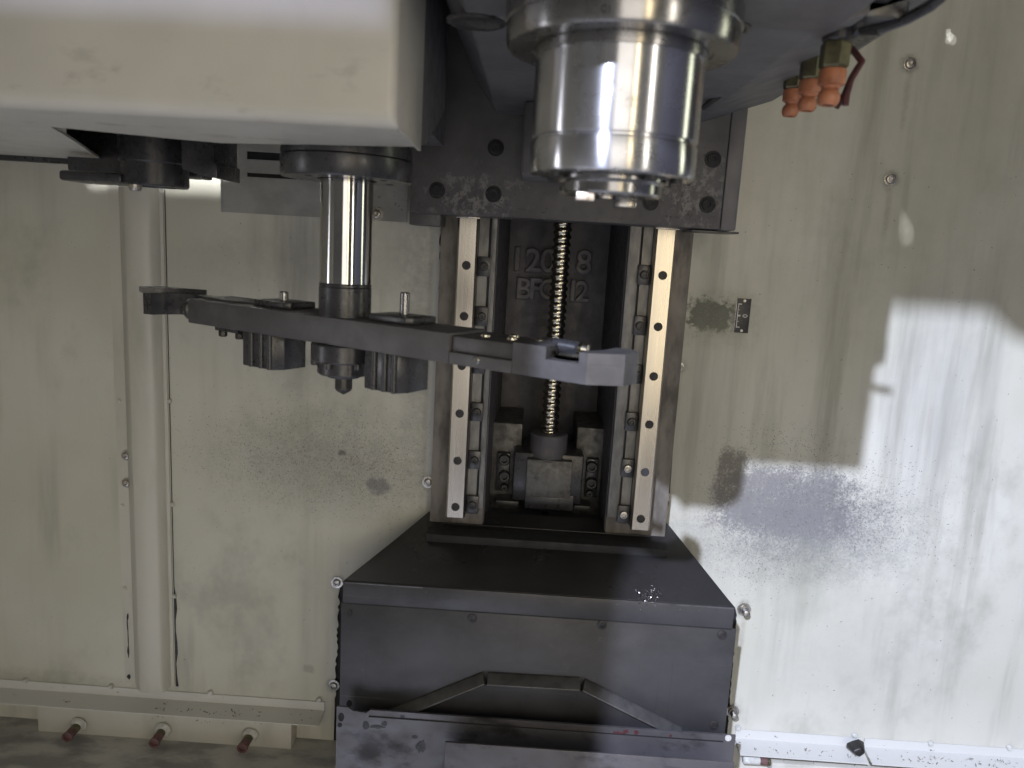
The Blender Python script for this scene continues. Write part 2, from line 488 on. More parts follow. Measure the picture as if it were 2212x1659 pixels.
def housing_mat():
    t = NT('warm white magazine cover paint')
    c = t.mix(t.ramp(t.noise(4.0, 4.0, 0.6), 0.3, 0.75), (0.54, 0.522, 0.47), (0.455, 0.44, 0.392))
    X, Y, Z = t.xyz()
    low = t.ramp(Z, 1.385, 1.47, 1.0, 0.12)
    sm = t.ramp(t.noise(34.0, 5.0, 0.65, (0.5, 1, 1)), 0.56, 0.72)
    c = t.mix(t.math('MULTIPLY', t.math('MULTIPLY', sm, low), 0.55), c, (0.17, 0.15, 0.12))
    sp = t.ramp(t.noise(60.0, 4.0, 0.6, (1, 1, 1), (8, 1, 4)), 0.70, 0.76)
    c = t.mix(t.math('MULTIPLY', sp, 0.22), c, (0.25, 0.22, 0.18))
    t.bump(t.noise(40.0, 3.0, 0.5), 0.04, 0.002)
    return t.done(c, t.ramp(t.noise(10.0), 0.3, 0.7, 0.32, 0.45), 0.0, 0.5)


M['housing'] = housing_mat()

# ------------------------------------------------------------------ the setting: walls, floor, door
YW = 1.36      # wall sheet
YC = 1.325     # machined column face
YR = 1.297     # rail running face
T = 0.003


def jag(p0, p1, n, amp, rnd):
    out = []
    for i in range(n + 1):
        f = i / n
        out.append((p0[0] + (p1[0] - p0[0]) * f + rnd.uniform(-amp, amp), p0[1] + (p1[1] - p0[1]) * f))
    return out


rnd = random.Random(3)
WL, WR, WT, WB = -1.6, 1.75, 2.3, 0.20
lp = [(WL, WB), (WL, WT), (zz(962, 200)[0], WT)]
lp += jag(zz(952, 460), zz(938, 1080), 60, 0.0018, rnd)
lp += [zz(946, 1090), zz(750, 1250)]
lp += jag(zz(733, 1262), zz(722, 1536), 40, 0.0022, rnd)
lp += [(zz(718, 1640)[0], WB)]
wall_l = MB().prism_y(lp, YW, YW + T).build('wall_left', M['wall_left'])
tag(wall_l, kind='structure')
rpz = [(WR, WB), (zz(1578, 1640)[0], WB)]
rpz += jag(zz(1572, 1570), zz(1592, 1330), 40, 0.0012, rnd)
rpz += [zz(1588, 1312), zz(1434, 1133)]
rpz += [(zz(1446, 1080)[0], zz(1446, 1080)[1]), zz(1488, 500), (zz(1500, 300)[0], WT), (WR, WT)]
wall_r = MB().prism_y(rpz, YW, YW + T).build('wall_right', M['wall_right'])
tag(wall_r, kind='structure')
# black sheets added to stand in for the dark space behind the sheet metal
zc_low = at(1200, 1140, YC).z - 0.045
tag(MB().box(-0.75, 0.75, 1.366, 1.376, 0.1, zc_low).build('gap_shade_sheet', M['dark']), kind='structure')
tag(MB().box(-0.75, 0.75, 1.80, 1.82, 0.3, 2.2).build('back_shade_sheet', M['dark']), kind='structure')
ZF = at(300, 1640, 1.25).z - 0.012
tag(MB().box(-1.6, 1.75, -0.3, 1.36, ZF - 0.01, ZF).build('floor_pan', M['floor']), kind='structure')
# unseen door parts added behind the photographer, cut to gate the ceiling lamp's light
tag(MB().box(-1.7, -0.351, -0.07, -0.05, 1.35, 1.909).box(-0.350, -0.271, -0.07, -0.05, 1.35, 2.55).build('added_light_gate_side', M['paint']), kind='structure')
tag(MB().box(-0.269, 1.2, -0.07, -0.05, 2.068, 2.55).build('added_light_gate_top', M['paint']), kind='structure')

wp = bpy.data.materials.new('lamp dimming pane')
wp.use_nodes = True
tr_ = wp.node_tree.nodes.new('ShaderNodeBsdfTransparent')
tr_.inputs[0].default_value = (0.38, 0.38, 0.42, 1)
wp.node_tree.links.new(tr_.outputs[0], wp.node_tree.nodes['Material Output'].inputs['Surface'])
tag(MB().box(-1.7, -0.351, -0.062, -0.058, 1.910, 2.55).build('light_gate_pane', wp), kind='structure')  # added unseen pane dimming the ceiling lamp on the magazine cover


def gate(p, Yg=-0.06):
    a = Vector(L1)
    f = (Yg - a.y) / (p.y - a.y)
    q_ = a + (p - a) * f
    return (q_.x, q_.z)


tag(MB().prism_y([gate(at(2138, 660, YW)), gate(at(2152, 690, YW)), gate(at(2168, 715, YW)), gate(at(2205, 748, YW)), gate(at(2300, 762, YW)), gate(at(2300, 655, YW))], -0.048, -0.046).build('light_gate_corner', M['paint']), kind='structure')  # added shape cut to cast the curved corner shadow on the right wall

# the side walls of the machining space
tag(MB().box(-1.06, -1.05, -0.04, 1.359, 0.2, 2.3).build('wall_side_left', M['paint']), kind='structure')
tag(MB().box(1.05, 1.06, -0.04, 1.359, 0.2, 2.3).build('wall_side_right', M['iron']), kind='structure')

# wall screws (children of the wall sheets)
def screw_mesh(r, h, wr=0.0, stud=0.0):
    b = MB()
    prof = []
    if wr:
        prof += [(wr, 0), (wr, -0.0016)]
    prof += [(r, -0.0018), (r, -h * 0.55), (r * 0.86, -h * 0.9), (r * 0.62, -h), (r * 0.50, -h), (r * 0.44, -h * 0.45), (0, -h * 0.40)]
    b.lathe(prof, (0, 0, 0), (0, 1, 0), 24)
    if stud:
        p2 = [(r * 0.8, -h)]
        y = h
        for i in range(7):
            p2 += [(r * 0.62, -y), (r * 0.74, -y - stud / 14)]
            y += stud / 7
        p2 += [(r * 0.5, -y), (0, -y)]
        b.lathe(p2, (0, 0, 0), (0, 1, 0), 18)
    return b


proto = {}
def screw(key, parent, p, mat=None, name='screw', **kw):
    k = (key, mat)
    if k not in proto:
        o = screw_mesh(*{'wall': (0.0085, 0.006, 0.0105), 'wallw': (0.0072, 0.0065, 0.0115), 'wall_s': (0.0065, 0.006, 0.009),
                         'stud': (0.0085, 0.006, 0.0125, 0.016), 'cap': (0.0125, 0.006, 0.0), 'clamp': (0.0085, 0.005, 0.0), 'plate': (0.006, 0.003, 0.008)}[key]).build(name, mat or M['bolt'])
        o.parent = parent
        o.location = Vector(p) - origin_of(parent)
        proto[k] = o
        return o
    c = proto[k].copy(); c.name = name
    COL.objects.link(c)
    c.parent = parent
    c.location = Vector(p) - origin_of(parent)
    return c


for x, y, k in ((1965, 138, 'wall'), (1923, 387, 'wall'), (1466, 792, 'wall_s'), (1439, 1074, 'wall_s'), (1607, 1316, 'stud'), (1582, 1536, 'stud')):
    screw(k, wall_r, at(x, y, YW - 0.0003))
for x, y, k in ((925, 1041, 'wallw'), (728, 1258, 'wallw'), (721, 1480, 'wallw')):
    screw(k, wall_l, at(x, y, YW - 0.0003))

# ------------------------------------------------------------------ vertical channel on the left wall
c0 = at(300, 1497, YW)
chan = thing('wall_channel', (c0.x, YW, c0.z), 'tall pale folded steel channel running down the left wall', 'channel')
xl, xa, xb, xc = at(262, 800, YW).x, at(277, 800, YW - 0.03).x, at(333, 800, YW - 0.03).x, at(362, 800, YW).x
zb = at(330, 1497, YW - 0.03).z
prof = [(xl - 0.012, YW - 0.0005), (xl - 0.012, YW - 0.003), (xl + 0.008, YW - 0.003), (xa, YW - 0.028), (xa + 0.004, YW - 0.031), (xb - 0.006, YW - 0.031), (xb, YW - 0.026),
        (xc - 0.006, YW - 0.0035), (xc + 0.000, YW - 0.003), (xc + 0.000, YW - 0.0005)]
MB().prism_z(prof, zb, 2.3).build('folded_sheet', M['paint'], chan, 50)
for x, y in ((273, 984), (274, 1043)):
    screw('wall_s', chan, at(x, y, YW - 0.0045))
tp = None
for y in (866, 1090, 1288):
    xx = 367 + (y - 866) * 0.024
    MB().lathe([(0, -0.004), (0.003, -0.0035), (0.0045, -0.001), (0.004, 0.001)], at(xx, y, YW - 0.003), (0, 1, 0), 12).build('weld_tack', M['paint'], chan)
for y in (866, 1092, 1270):
    xx = 258 + (y - 866) * 0.03
    MB().lathe([(0, -0.004), (0.003, -0.0035), (0.004, -0.001), (0.004, 0.001)], at(xx, y, YW - 0.003), (0, 1, 0), 12).build('weld_tack', M['paint'], chan)
# dark sealant line torn open along the channel's right edge
sl = MB()
ps = []
for i in range(46):
    f = i / 45
    y = 410 + f * 1072
    p = at(354 + (y - 410) * 0.0235, y, YW - 0.0006)
    w = 0.0011 if y < 1290 else 0.0035 + 0.0025 * math.sin(i * 1.7) + rnd.uniform(-0.001, 0.001)
    ps.append((p, w))
for (p, w), (p2, w2) in zip(ps, ps[1:]):
    sl.hexa([(p.x + 0.001, YW - 0.0015, p.z), (p.x + 0.001 + w, YW - 0.0015, p.z), (p2.x + 0.001 + w2, YW - 0.0015, p2.z), (p2.x + 0.001, YW - 0.0015, p2.z)],
            [(p.x + 0.001, YW - 0.0002, p.z), (p.x + 0.001 + w, YW - 0.0002, p.z), (p2.x + 0.001 + w2, YW - 0.0002, p2.z), (p2.x + 0.001, YW - 0.0002, p2.z)])
sl.build('sealant_line', M['grease'], chan, 0)
for x, y, w, h in ((278, 1330, .0018, .007), (279, 1405, .002, .014), (280, 1460, .004, .006), (277, 1345, .001, .02), (279, 1380, .0008, .03)):
    p = at(x, y, YW)
    MB().prism_y([(p.x - w, p.z), (p.x - w * .4, p.z + h * .7), (p.x + w * .5, p.z + h), (p.x + w, p.z), (p.x + w * .3, p.z - h)], YW - 0.0042, YW - 0.0032).build('paint_chip', M['grease'], chan, 0)

# ------------------------------------------------------------------ the column
col_x0, col_x1 = at(945, 700, YC).x, at(1480, 700, YC).x
XL, XR = at(997, 802, YR).x, at(1413, 802, YR).x          # rail centres
rx0, rx1 = at(1059, 800, YC).x, at(1336, 800, YC).x        # recess mouth
bx0, bx1 = at(1084, 800, 1.60).x, at(1297, 800, 1.60).x    # recess back
zc0, zc1 = at(1200, 1140, YC).z, 2.2
column = thing('machine_column', (0.073, YC, zc0), 'dark cast iron machine column with deep recess behind the ball screw', 'column')
for s, (xa, xb, xe) in (('l', (col_x0, rx0, bx0)), ('r', (col_x1, rx1, bx1))):
    b = MB()
    lo, hi = min(xa, xb), max(xa, xb)
    b.prism_z([(xa, YC), (xb, YC), (xe, 1.62), (xa, 1.62)], zc0 - 0.03, zc1)
    b.build('side_wall', M['column'], column, 0)
# inner faces of the recess are painted iron: a liner 1 mm proud
for xb, xe, sg in ((rx0, bx0, 1), (rx1, bx1, -1)):
    MB().prism_z([(xb + sg * 0.0003, YC + 0.004), (xb + sg * 0.002, YC + 0.004), (xe + sg * 0.002, 1.605), (xe + sg * 0.0003, 1.605)], zc0 - 0.02, zc1).build('recess_wall', M['iron'], column, 0)
back = MB().box(bx0 - 0.03, bx1 + 0.03, 1.60, 1.63, zc0 - 0.03, zc1).build('recess_back', M['iron'], column)
MB().box(rx0 - 0.02, rx1 + 0.02, 1.34, 1.60, zc0 - 0.04, zc0 - 0.01).build('recess_floor', M['iron'], column)
# machined pads for the bearing
for (a, b2, c, d) in ((1062, 1120, 912, 1075), (1248, 1306, 923, 1090)):
    p, q2 = at(a, c, 1.44), at(b2, d, 1.44)
    MB().box(p.x, q2.x, 1.44, 1.59, q2.z - 0.04, p.z, 0.002).build('bearing_pad', M['pad'], column)


def text_mesh(txt, size, extrude, bevel=0.0):
    cu = bpy.data.curves.new('lettering', 'FONT')
    cu.body = txt; cu.size = size; cu.extrude = extrude; cu.bevel_depth = bevel
    cu.align_x = 'CENTER'; cu.align_y = 'CENTER'; cu.resolution_u = 4
    o = bpy.data.objects.new('lettering', cu)
    COL.objects.link(o)
    dg = bpy.context.evaluated_depsgraph_get()
    me = bpy.data.meshes.new_from_object(o.evaluated_get(dg))
    bpy.data.objects.remove(o); bpy.data.curves.remove(cu)
    return me


def put_text(txt, size, p, mat, parent, name='lettering', extrude=0.002, bevel=0.0006, rot=(R(90), 0, 0), offset=0.0):
    me = text_mesh(txt, size, extrude, bevel)
    me.materials.clear(); me.materials.append(mat)
    o = bpy.data.objects.new(name, me)
    COL.objects.link(o)
    o.parent = parent
    o.location = Vector(p) - origin_of(parent)
    o.rotation_euler = rot
    return o


for ch, x, y, s in (('1', 1117, 562, .066), ('2', 1152, 565, .066), ('0', 1184, 566, .066), ('8', 1261, 569, .066),
                    ('B', 1131, 625, .059), ('F', 1156, 626, .059), ('C', 1184, 627, .059), ('1', 1237, 630, .059), ('2', 1257, 632, .059)):
    put_text(ch, s, at(x, y, 1.598), M['letter'], column, 'cast_letter', 0.006, 0.0022)
# raised casting pads round two of the digits
for x0, x1, y0, y1 in ((1134, 1170, 540, 590), (1243, 1281, 543, 592)):
    p, q2 = at(x0, y1, 1.6), at(x1, y0, 1.6)
    MB().box(p.x, q2.x, 1.5985, 1.6005, p.z, q2.z, 0.0006).build('letter_pad', M['iron'], column)
# sill strips at the foot of the column
p, q2 = at(945, 1135, 1.31), at(1443, 1168, 1.31)
MB().hexa([(col_x0, 1.285, zc0 - 0.030), (col_x1, 1.285, zc0 - 0.030), (col_x1, 1.285, zc0 - 0.012), (col_x0, 1.285, zc0 - 0.012)],
          [(col_x0, 1.35, zc0 - 0.030), (col_x1, 1.35, zc0 - 0.030), (col_x1, 1.35, zc0 - 0.006), (col_x0, 1.35, zc0 - 0.006)], 0.001).build('foot_sill', M['dark'], column)

# ------------------------------------------------------------------ linear rails with clamps
hole_l = [573, 683, 790, 893, 995, 1095]
hole_r = [595, 706, 813, 917, 1020, 1121]
clamp0 = None
for side, XX, sg, holes, yend, lab in (('left', XL, 1, hole_l, 1119, 'bright ground linear guide rail nearer the tool changer'),
                                       ('right', XR, -1, hole_r, 1145, 'yellowish linear guide rail nearer the scale plate')):
    zend = at(998 if sg > 0 else 1382, yend, YR).z
    rail = thing('linear_rail', (XX, YC, zend), lab, 'guide rail', 'vertical guide rails of the column')
    w = 0.017
    pr = [(XX - w, YC - 0.0003), (XX - w, YC - 0.010), (XX - w + 0.004, YC - 0.014), (XX - w + 0.004, YC - 0.018), (XX - w, YC - 0.022), (XX - w, YR + 0.0035), (XX - w + 0.003, YR),
          (XX + w - 0.003, YR), (XX + w, YR + 0.0035), (XX + w, YC - 0.022), (XX + w - 0.004, YC - 0.018), (XX + w - 0.004, YC - 0.014), (XX + w, YC - 0.010), (XX + w, YC - 0.0003)]
    body = MB().prism_z(pr, zend, 2.2).build('rail_body', M['rail'], rail, 20)
    for i, hy in enumerate(holes):
        x = (1005, 1000, 995, 990, 985, 981)[i] if sg > 0 else (1431, 1421, 1411, 1401, 1392, 1384)[i]
        z = at(x, hy, YR).z
        h = MB().lathe([(0.0074, 0.0), (0.0074, -0.0006), (0.0066, -0.0006), (0.0062, 0.0), (0, 0.0001)], (XX, YR - 0.00005, z), (0, 1, 0), 24).build('bolt_hole', M['rubber'], rail)
    # wedge clamps between rail and recess
    cx = XX + sg * (w + 0.0115)
    ins = MB().box(min(XX + sg * (w + 0.001), cx + sg * 0.0055), max(XX + sg * (w + 0.001), cx + sg * 0.0055), YC - 0.004, YC - 0.0005, zend + 0.01, 2.2).build('clamp_bar', M['strip'], rail)
    cx2 = cx + sg * 0.0085
    MB().box(min(cx + sg * 0.0056, cx2 + sg * .001), max(cx + sg * 0.0056, cx2 + sg * .001), YC - 0.0015, YC - 0.0004, zend + 0.01, 2.2).build('clamp_slot', M['dark'], rail)
    edge = rx0 if sg > 0 else rx1
    MB().box(min(cx2 + sg * .001, edge), max(cx2 + sg * .001, edge), YC - 0.006, YC - 0.0003, zend + 0.012, 2.2, 0.0008).build('edge_strip', M['strip'], rail)
    cm = None
    for i, hy in enumerate(holes):
        x = (1041, 1037, 1033, 1026, 1022, 1018)[i] if sg > 0 else (1389, 1380, 1371, 1361, 1353, 1347)[i]
        yy = (575, 682, 785, 887, 990, 1086)[i] if sg > 0 else (593, 702, 806, 908, 1008, 1107)[i]
        z = at(x, yy, YC).z
        cxx = XX + sg * (w + 0.0115)
        if cm is None:
            cm = MB().box(cxx - 0.0105, cxx + 0.0105, YC - 0.012, YC - 0.0005, z - 0.0165, z + 0.0165, 0.001).build('clamp_block', M['black'], rail)
            z_first = z
            cs = screw_mesh(0.0075, 0.005).build('clamp_screw', M['bolt_dark'])
            cs.parent = cm
            cs.location = (cxx - XX, YC - 0.0119 - YC, z - zend)
        else:
            c = cm.copy(); COL.objects.link(c); c.parent = rail; c.location = (0, 0, z - z_first)
            s2 = cs.copy(); COL.objects.link(s2); s2.parent = c
            if sg < 0 and i >= 4:
                s2.data = s2.data.copy(); s2.data.materials[0] = M['bolt']

# ------------------------------------------------------------------ ball screw and its bearing
YS = 1.41
pS0 = at(1187, 946, YS); pS1 = at(1216, 470, YS)
xs = (pS0.x + pS1.x) / 2
bs = thing('ball_screw', (xs, YS, pS0.z), 'shiny threaded ball screw in front of the column recess', 'ball screw')
b = MB()
n, lead, ro, ri = 20, 0.0132, 0.0165, 0.0135
z0, z1 = pS0.z - 0.01, pS1.z + 0.25
steps = int((z1 - z0) / lead * 12)
rings = []
for k in range(steps + 1):
    z = z0 + (z1 - z0) * k / steps
    ring = []
    for i in range(n):
        a = 2 * math.pi * i / n
        ph = ((z - z0) / lead - a / (2 * math.pi)) % 1.0
        g = abs(ph - 0.5) * 2
        rr = ri + (ro - ri) * (1 - max(0, 1 - (g / 0.62) ** 2) ** 0.5 if g < 0.62 else 1.0)
        ring.append(b.bm.verts.new((xs + rr * math.cos(a), YS + rr * math.sin(a), z)))
    rings.append(ring)
for a_, b_ in zip(rings, rings[1:]):
    for i in range(n):
        b.bm.faces.new((a_[i], a_[(i + 1) % n], b_[(i + 1) % n], b_[i]))
b.build('thread', M['screw'], bs, 40)

brg_p = at(1185, 1070, 1.37)
brg = thing('bearing_block', (brg_p.x, 1.40, brg_p.z), 'black screw bearing block bolted at the foot of the recess', 'bearing block')
p, q2 = at(1134, 1072, 1.372), at(1237, 998, 1.372)
MB().box(p.x, q2.x, 1.372, 1.46, p.z, q2.z, 0.002).build('front_face', M['pad'], brg)
p, q2 = at(1105, 1080, 1.39), at(1262, 985, 1.39)
MB().box(p.x, q2.x, 1.388, 1.50, p.z, q2.z, 0.004).build('body', M['black'], brg)
p, q2 = at(1132, 1100, 1.38), at(1240, 1073, 1.38)
MB().box(p.x, q2.x, 1.385, 1.47, p.z, q2.z, 0.002).build('lower_cap', M['black'], brg)
c = at(1184, 968, 1.41)
hgt = at(1184, 945, 1.375).z - at(1184, 993, 1.375).z
MB().lathe([(0, hgt), (0.024, hgt), (0.033, hgt), (0.035, hgt - 0.002), (0.035, 0.0), (0.037, -0.003), (0.040, -0.006), (0, -0.008)], (xs, YS, at(1184, 991, 1.375).z), (0, 0, 1), 36).build('lock_collar', M['iron'], brg)
for (xa, xb, ya, yb, bolts) in ((1070, 1103, 980, 1060, ((1090, 991, .011), (1090, 1027, .011), (1090, 1050, .0065))),
                                (1262, 1295, 993, 1074, ((1278, 1007, .011), (1277, 1042, .011), (1273, 1063, .0065)))):
    p, q2 = at(xa, yb, 1.425), at(xb, ya, 1.425)
    lug = MB().box(p.x, q2.x, 1.425, 1.445, p.z, q2.z, 0.002).build('lug', M['black'], brg)
    for x, y, r in bolts:
        MB().lathe([(r, 0), (r, -0.010), (r * .85, -0.012), (r * .5, -0.012), (r * .48, -0.005), (0, -0.005)], at(x, y, 1.4255), (0, 1, 0), 18).build('lug_bolt', M['bolt_dark'], lug)
pn = at(1177, 1116, 1.39)
MB().lathe([(0, 0.008), (0.0072, 0.008), (0.0072, -0.004), (0.005, -0.006), (0, -0.006)], pn, (0, 0, 1), 6).build('drain_nut', M['screw'], brg, 20)
for x0, x1, y in ((1070, 1120, 1088), (1240, 1275, 1098)):
    p, q2 = at(x0, y + 4, 1.40), at(x1, y - 4, 1.40)
    MB().box(p.x, q2.x, 1.40, 1.44, p.z, q2.z, 0.001).build('shim', M['cover'], brg)

# ------------------------------------------------------------------ spindle head with carriage
YH = 1.20
hx0, hx1 = at(885, 430, YH).x, at(1562, 430, YH).x
zcb = at(1260, 479, YH).z
zt = 1.30 + 0.1915
head = thing('milling_unit', (0.073, YH, zcb), 'dark grey spindle head casting on a bolted carriage', 'spindle head')
MB().box(hx0, hx1, YH, 1.285, zcb, 2.05, 0.0025).build('carriage', M['carriage'], head)
xe = at(1597, 430, YH).x
MB().box(hx1 + 0.0006, xe, YH + 0.001, 1.285, zcb - 0.001, 1.30 + 0.225, 0.003).build('side_bar', M['head'], head)
p = at(882, 485, 1.26)
MB().box(at(886, 480, 1.26).x, at(953, 480, 1.26).x, 1.25, 1.32, at(915, 487, 1.26).z, zcb + 0.03, 0.002).build('wiper_block', M['carriage'], head)
p = at(1548, 497, 1.24)
MB().box(at(1490, 495, 1.24).x, at(1592, 495, 1.24).x, 1.225, 1.30, zcb - 0.0045, zcb - 0.0015, 0.0005).build('bottom_plate', M['cover'], head)
HX0, HX1 = -0.108, 0.334
MB().prism_y([(-0.072, zt), (0.222, zt), (HX1, 1.30 + 0.231), (HX1, 2.05), (HX0, 2.05), (HX0, 1.30 + 0.24)], 0.70, YH - 0.001, 0.003).build('head_casting', M['head'], head)
MB().prism_y([(-0.072, zt), (0.236, zt), (0.240, zt + 0.004), (0.240, 2.05), (HX0, 2.05), (HX0, 1.30 + 0.24)], 0.509, 0.6995, 0.0015).build('head_front', M['head'], head)
MB().prism_z([(at(1128, 330, 1.1).x, 1.199), (at(1128, 330, 1.1).x, 1.08), (at(1180, 330, 1.1).x, 1.06), (at(1400, 330, 1.1).x, 1.06), (at(1450, 330, 1.1).x, 1.199)], zcb + 0.055, zt - 0.0005, 0.004).build('rib', M['head'], head)
for x, y in ((1066, 419), (944, 411), (1071, 319), (1540, 344), (1528, 442), (1405, 437)):
    p = at(x, y, YH)
    MB().lathe([(0.0125, 0.0), (0.0125, -0.0004), (0.0118, -0.0004), (0.0115, -0.0001), (0, -0.0001)], (p.x, YH - 0.0002, p.z), (0, 1, 0), 28).build('counterbore', M['dark'], head)
    o = MB().lathe([(0.0088, 0.001), (0.0088, -0.0020), (0.0076, -0.0030), (0.0046, -0.0030), (0.0042, -0.0010), (0, -0.001)], (p.x, YH - 0.0004, p.z), (0, 1, 0), 24).build('socket_screw', M['dark'], head)
MB().box(0.242, 0.280, 0.60, 0.6985, 1.30 + .215, 1.85, 0.004).build('lit_face_cover', M['black'], head)  # added black block hiding the lit end face of the head
# wiper seals round the rails under the carriage
for XX in (XL, XR):
    MB().box(XX - 0.020, XX + 0.020, 1.286, 1.2955, zcb - 0.002, zcb + 0.012, 0.001).build('rail_wiper', M['rail'], head)
# shallow round boss marks under the head
for x, y in ((1028, 47), (1555, 60)):
    q2 = at(x, y, 0.70)
    t_ = (zt - 1.30) / (q2.z - 1.30)
    d = CAM + (q2 - CAM) * t_
    MB().lathe([(0.026, 0.001), (0.026, -0.0012), (0.022, -0.0016), (0.020, -0.0004), (0, -0.0004)], (d.x, d.y, zt), (0, 0, 1), 28).build('boss', M['black'], head)

# ------------------------------------------------------------------ spindle
SX, SY = at(1330, 250, 0.664).x, 0.664
sp = thing('spindle', (SX, SY, 1.30 + 0.0405), 'polished steel spindle nose with stepped flange under the dark head', 'spindle')
zb0 = 1.30
MB().lathe([(0, .1912), (.093, .1912), (.0945, .1900), (.0945, .1760), (.0932, .1755), (.0932, .1640), (.0925, .1622), (.0925, .1600), (.0910, .1578), (.074, .1578), (.0735, .159), (.0705, .159), (.0705, .150), (0, .150)], (SX, SY, zb0), (0, 0, 1), 72).build('flange', M['flange'], sp)
MB().lathe([(0, .1588), (.068, .1588), (.0681, .090), (.0676, .0884), (.0662, .0876), (.0662, .0862), (.0676, .0854), (.0681, .084), (.0682, .0625), (.0670, .0602), (.060, .0590), (.050, .0605), (0, .0605)], (SX, SY, zb0), (0, 0, 1), 96).build('sleeve', M['spindle'], sp)
MB().lathe([(0, .0604), (.046, .0604), (.0475, .0585), (.0475, .0560), (.044, .0550), (.0425, .0535), (.0425, .0465), (.0410, .0448), (.0300, .0448), (.0222, .0475), (.016, .09), (0, .09)], (SX, SY, zb0), (0, 0, 1), 64).build('nose_ring', M['flange'], sp)
for x, y, Y, w, hh, m in ((1264, 427, 0.628, .0072, .0045, 'key'), (1350, 450, 0.697, .0095, .005, 'flange')):
    p = at(x, y, Y)
    MB().box(p.x - w, p.x + w, Y - 0.001, Y + 0.012, zb0 + 0.0385, zb0 + 0.0449, 0.0008).build('drive_key', M[m], sp)
p = at(1309, 430, 0.64)
MB().box(p.x - .005, p.x + .005, .64, .648, zb0 + 0.0415, zb0 + 0.0449, 0.0004).build('small_key', M['flange'], sp)
for ang in (-150, -60, -20, 25, 150, 100):
    a = R(ang)
    MB().lathe([(0, -.003), (.0045, -.003), (.0055, -.002), (.0055, .001)], (SX + .0545 * math.cos(a), SY + .0545 * math.sin(a), zb0 + .0590), (0, 0, 1), 14).build('nose_screw', M['bolt_dark'], sp)
# engraved mark on the flange, bent round it
me = text_mesh('01', 0.0078, 0.0002)
me.materials.clear(); me.materials.append(M['bolt_dark'])
thc = math.atan2(at(1309, 17, 0.57).x - SX, 0.0945)
for v in me.vertices:
    th = thc + v.co.x / 0.0932
    rr = 0.0932 + 0.0002 + v.co.z
    v.co = Vector((rr * math.sin(th), -rr * math.cos(th), at(1309, 17, SY - 0.094).z + v.co.y - (1.30 + 0.0405)))
o = bpy.data.objects.new('engraved_mark', me); COL.objects.link(o); o.parent = sp

# ------------------------------------------------------------------ coolant nozzles under the head
blk = at(1760, 70, 0.86)
nb = thing('coolant_block', (0.315, 0.86, 1.30 + 0.20), 'dark coolant manifold block bolted under the right edge of the head', 'manifold')
MB().hexa([(0.262, 0.705, 1.30 + .211), (0.338, 0.705, 1.30 + .231), (0.338, 0.705, 1.30 + .262), (0.262, 0.705, 1.30 + .262)], [(0.285, 1.02, 1.30 + .215), (0.340, 1.02, 1.30 + .231), (0.340, 1.02, 1.30 + .262), (0.285, 1.02, 1.30 + .262)], 0.004).build('block', M['head'], nb)
MB().box(0.262, 0.30, 0.70, 0.80, 1.30 + .205, 1.30 + .24, 0.004).build('fitting', M['black'], nb)
nlab = ('orange coolant nozzle nearest the camera, largest of the three', 'orange coolant nozzle in the middle of the three', 'orange coolant nozzle furthest back, lowest of the three in view')
for (x, y, Y, r), lab in zip(((1795, 188, 0.74, .0120), (1748, 206, 0.87, .0118), (1711, 222, 0.99, .0118)), nlab):
    c = at(x, y, Y)
    k = Y / FPX
    nz = thing('coolant_nozzle', (c.x, Y, c.z), lab, 'nozzle', 'orange coolant nozzles under the head')
    MB().lathe([(0, .075), (r * 1.05, .075), (r * 1.05, .040), (r * .9, .038), (0, .038)], c, (0, 0, 1), 20).build('stem', M['black'], nz)
    MB().lathe([(0, .0385), (r * .96, .0385), (r * 1.09, .0365), (r * 1.09, .0175), (r * .96, .0155), (0, .0155)], c, (0.0, 0, 1), 6).build('hex_nut', M['brass'], nz, 20)
    MB().lathe([(0, .015), (r * .92, .015), (r * 1.0, .0135), (r * .98, .002), (r * .70, .0005), (r * .62, -.002), (0, -.002)], c, (0, 0, 1), 28).build('ring', M['orange'], nz)
    MB().lathe([(0, -.0015), (r * .55, -.0022), (r * .76, -.0052), (r * .84, -.009), (r * .80, -.0128), (r * .66, -.0160), (r * .46, -.0162), (r * .42, -.010), (0, -.010)], c + Vector((-.0005, 0, 0)), (0.06, 0, 1), 28).build('ball_tip', M['orange'], nz)
    MB().lathe([(0, -.0148), (r * .40, -.0148), (r * .42, -.0110), (0, -.0110)], c, (0.06, 0, 1), 20).build('bore', M['dark'], nz)
strap = thing('cable_strap', at(1840, 150, 0.76), 'bent maroon strap hanging beside the largest orange nozzle', 'strap')
MB().tube([at(1822, 92, .78), at(1846, 112, .77), at(1862, 133, .765), at(1851, 150, .76), at(1838, 172, .755), at(1829, 205, .75), at(1826, 228, .75)], 0.0032, 8).build('band', M['maroon'], strap)
MB().tube([at(1838, 172, .757), at(1824, 205, .76), at(1806, 232, .76)], 0.003, 8).build('loose_end', M['maroon'], strap)
hose = MB().tube([at(1900, 62, .72), at(1960, 40, .70), at(2010, 12, .68), at(2060, -30, .66), at(2120, -80, .64)], 0.005, 10).tube([at(1845, 70, .74), at(1862, 60, .735), at(1900, 62, .72)], 0.006, 10).build('hose', M['black'])
tag(hose, 'black coolant hose leaving the top right of the head', 'hose')
wire = MB().tube([at(1520, 232, 1.02), at(1600, 172, .96), at(1640, 138, .94), at(1668, 116, .92), at(1700, 112, .90), at(1722, 118, .88)], 0.004, 10).build('cable', M['black'])
tag(wire, 'thin black cable clipped along the underside of the head', 'cable')

# ------------------------------------------------------------------ tool magazine cover, upper left
YF = 0.65
zh = 1.30 + 0.092
hx = -0.124
mag = thing('magazine_cover', (-0.5, YF, zh), 'large warm white tool magazine cover filling the upper left', 'machine cover')
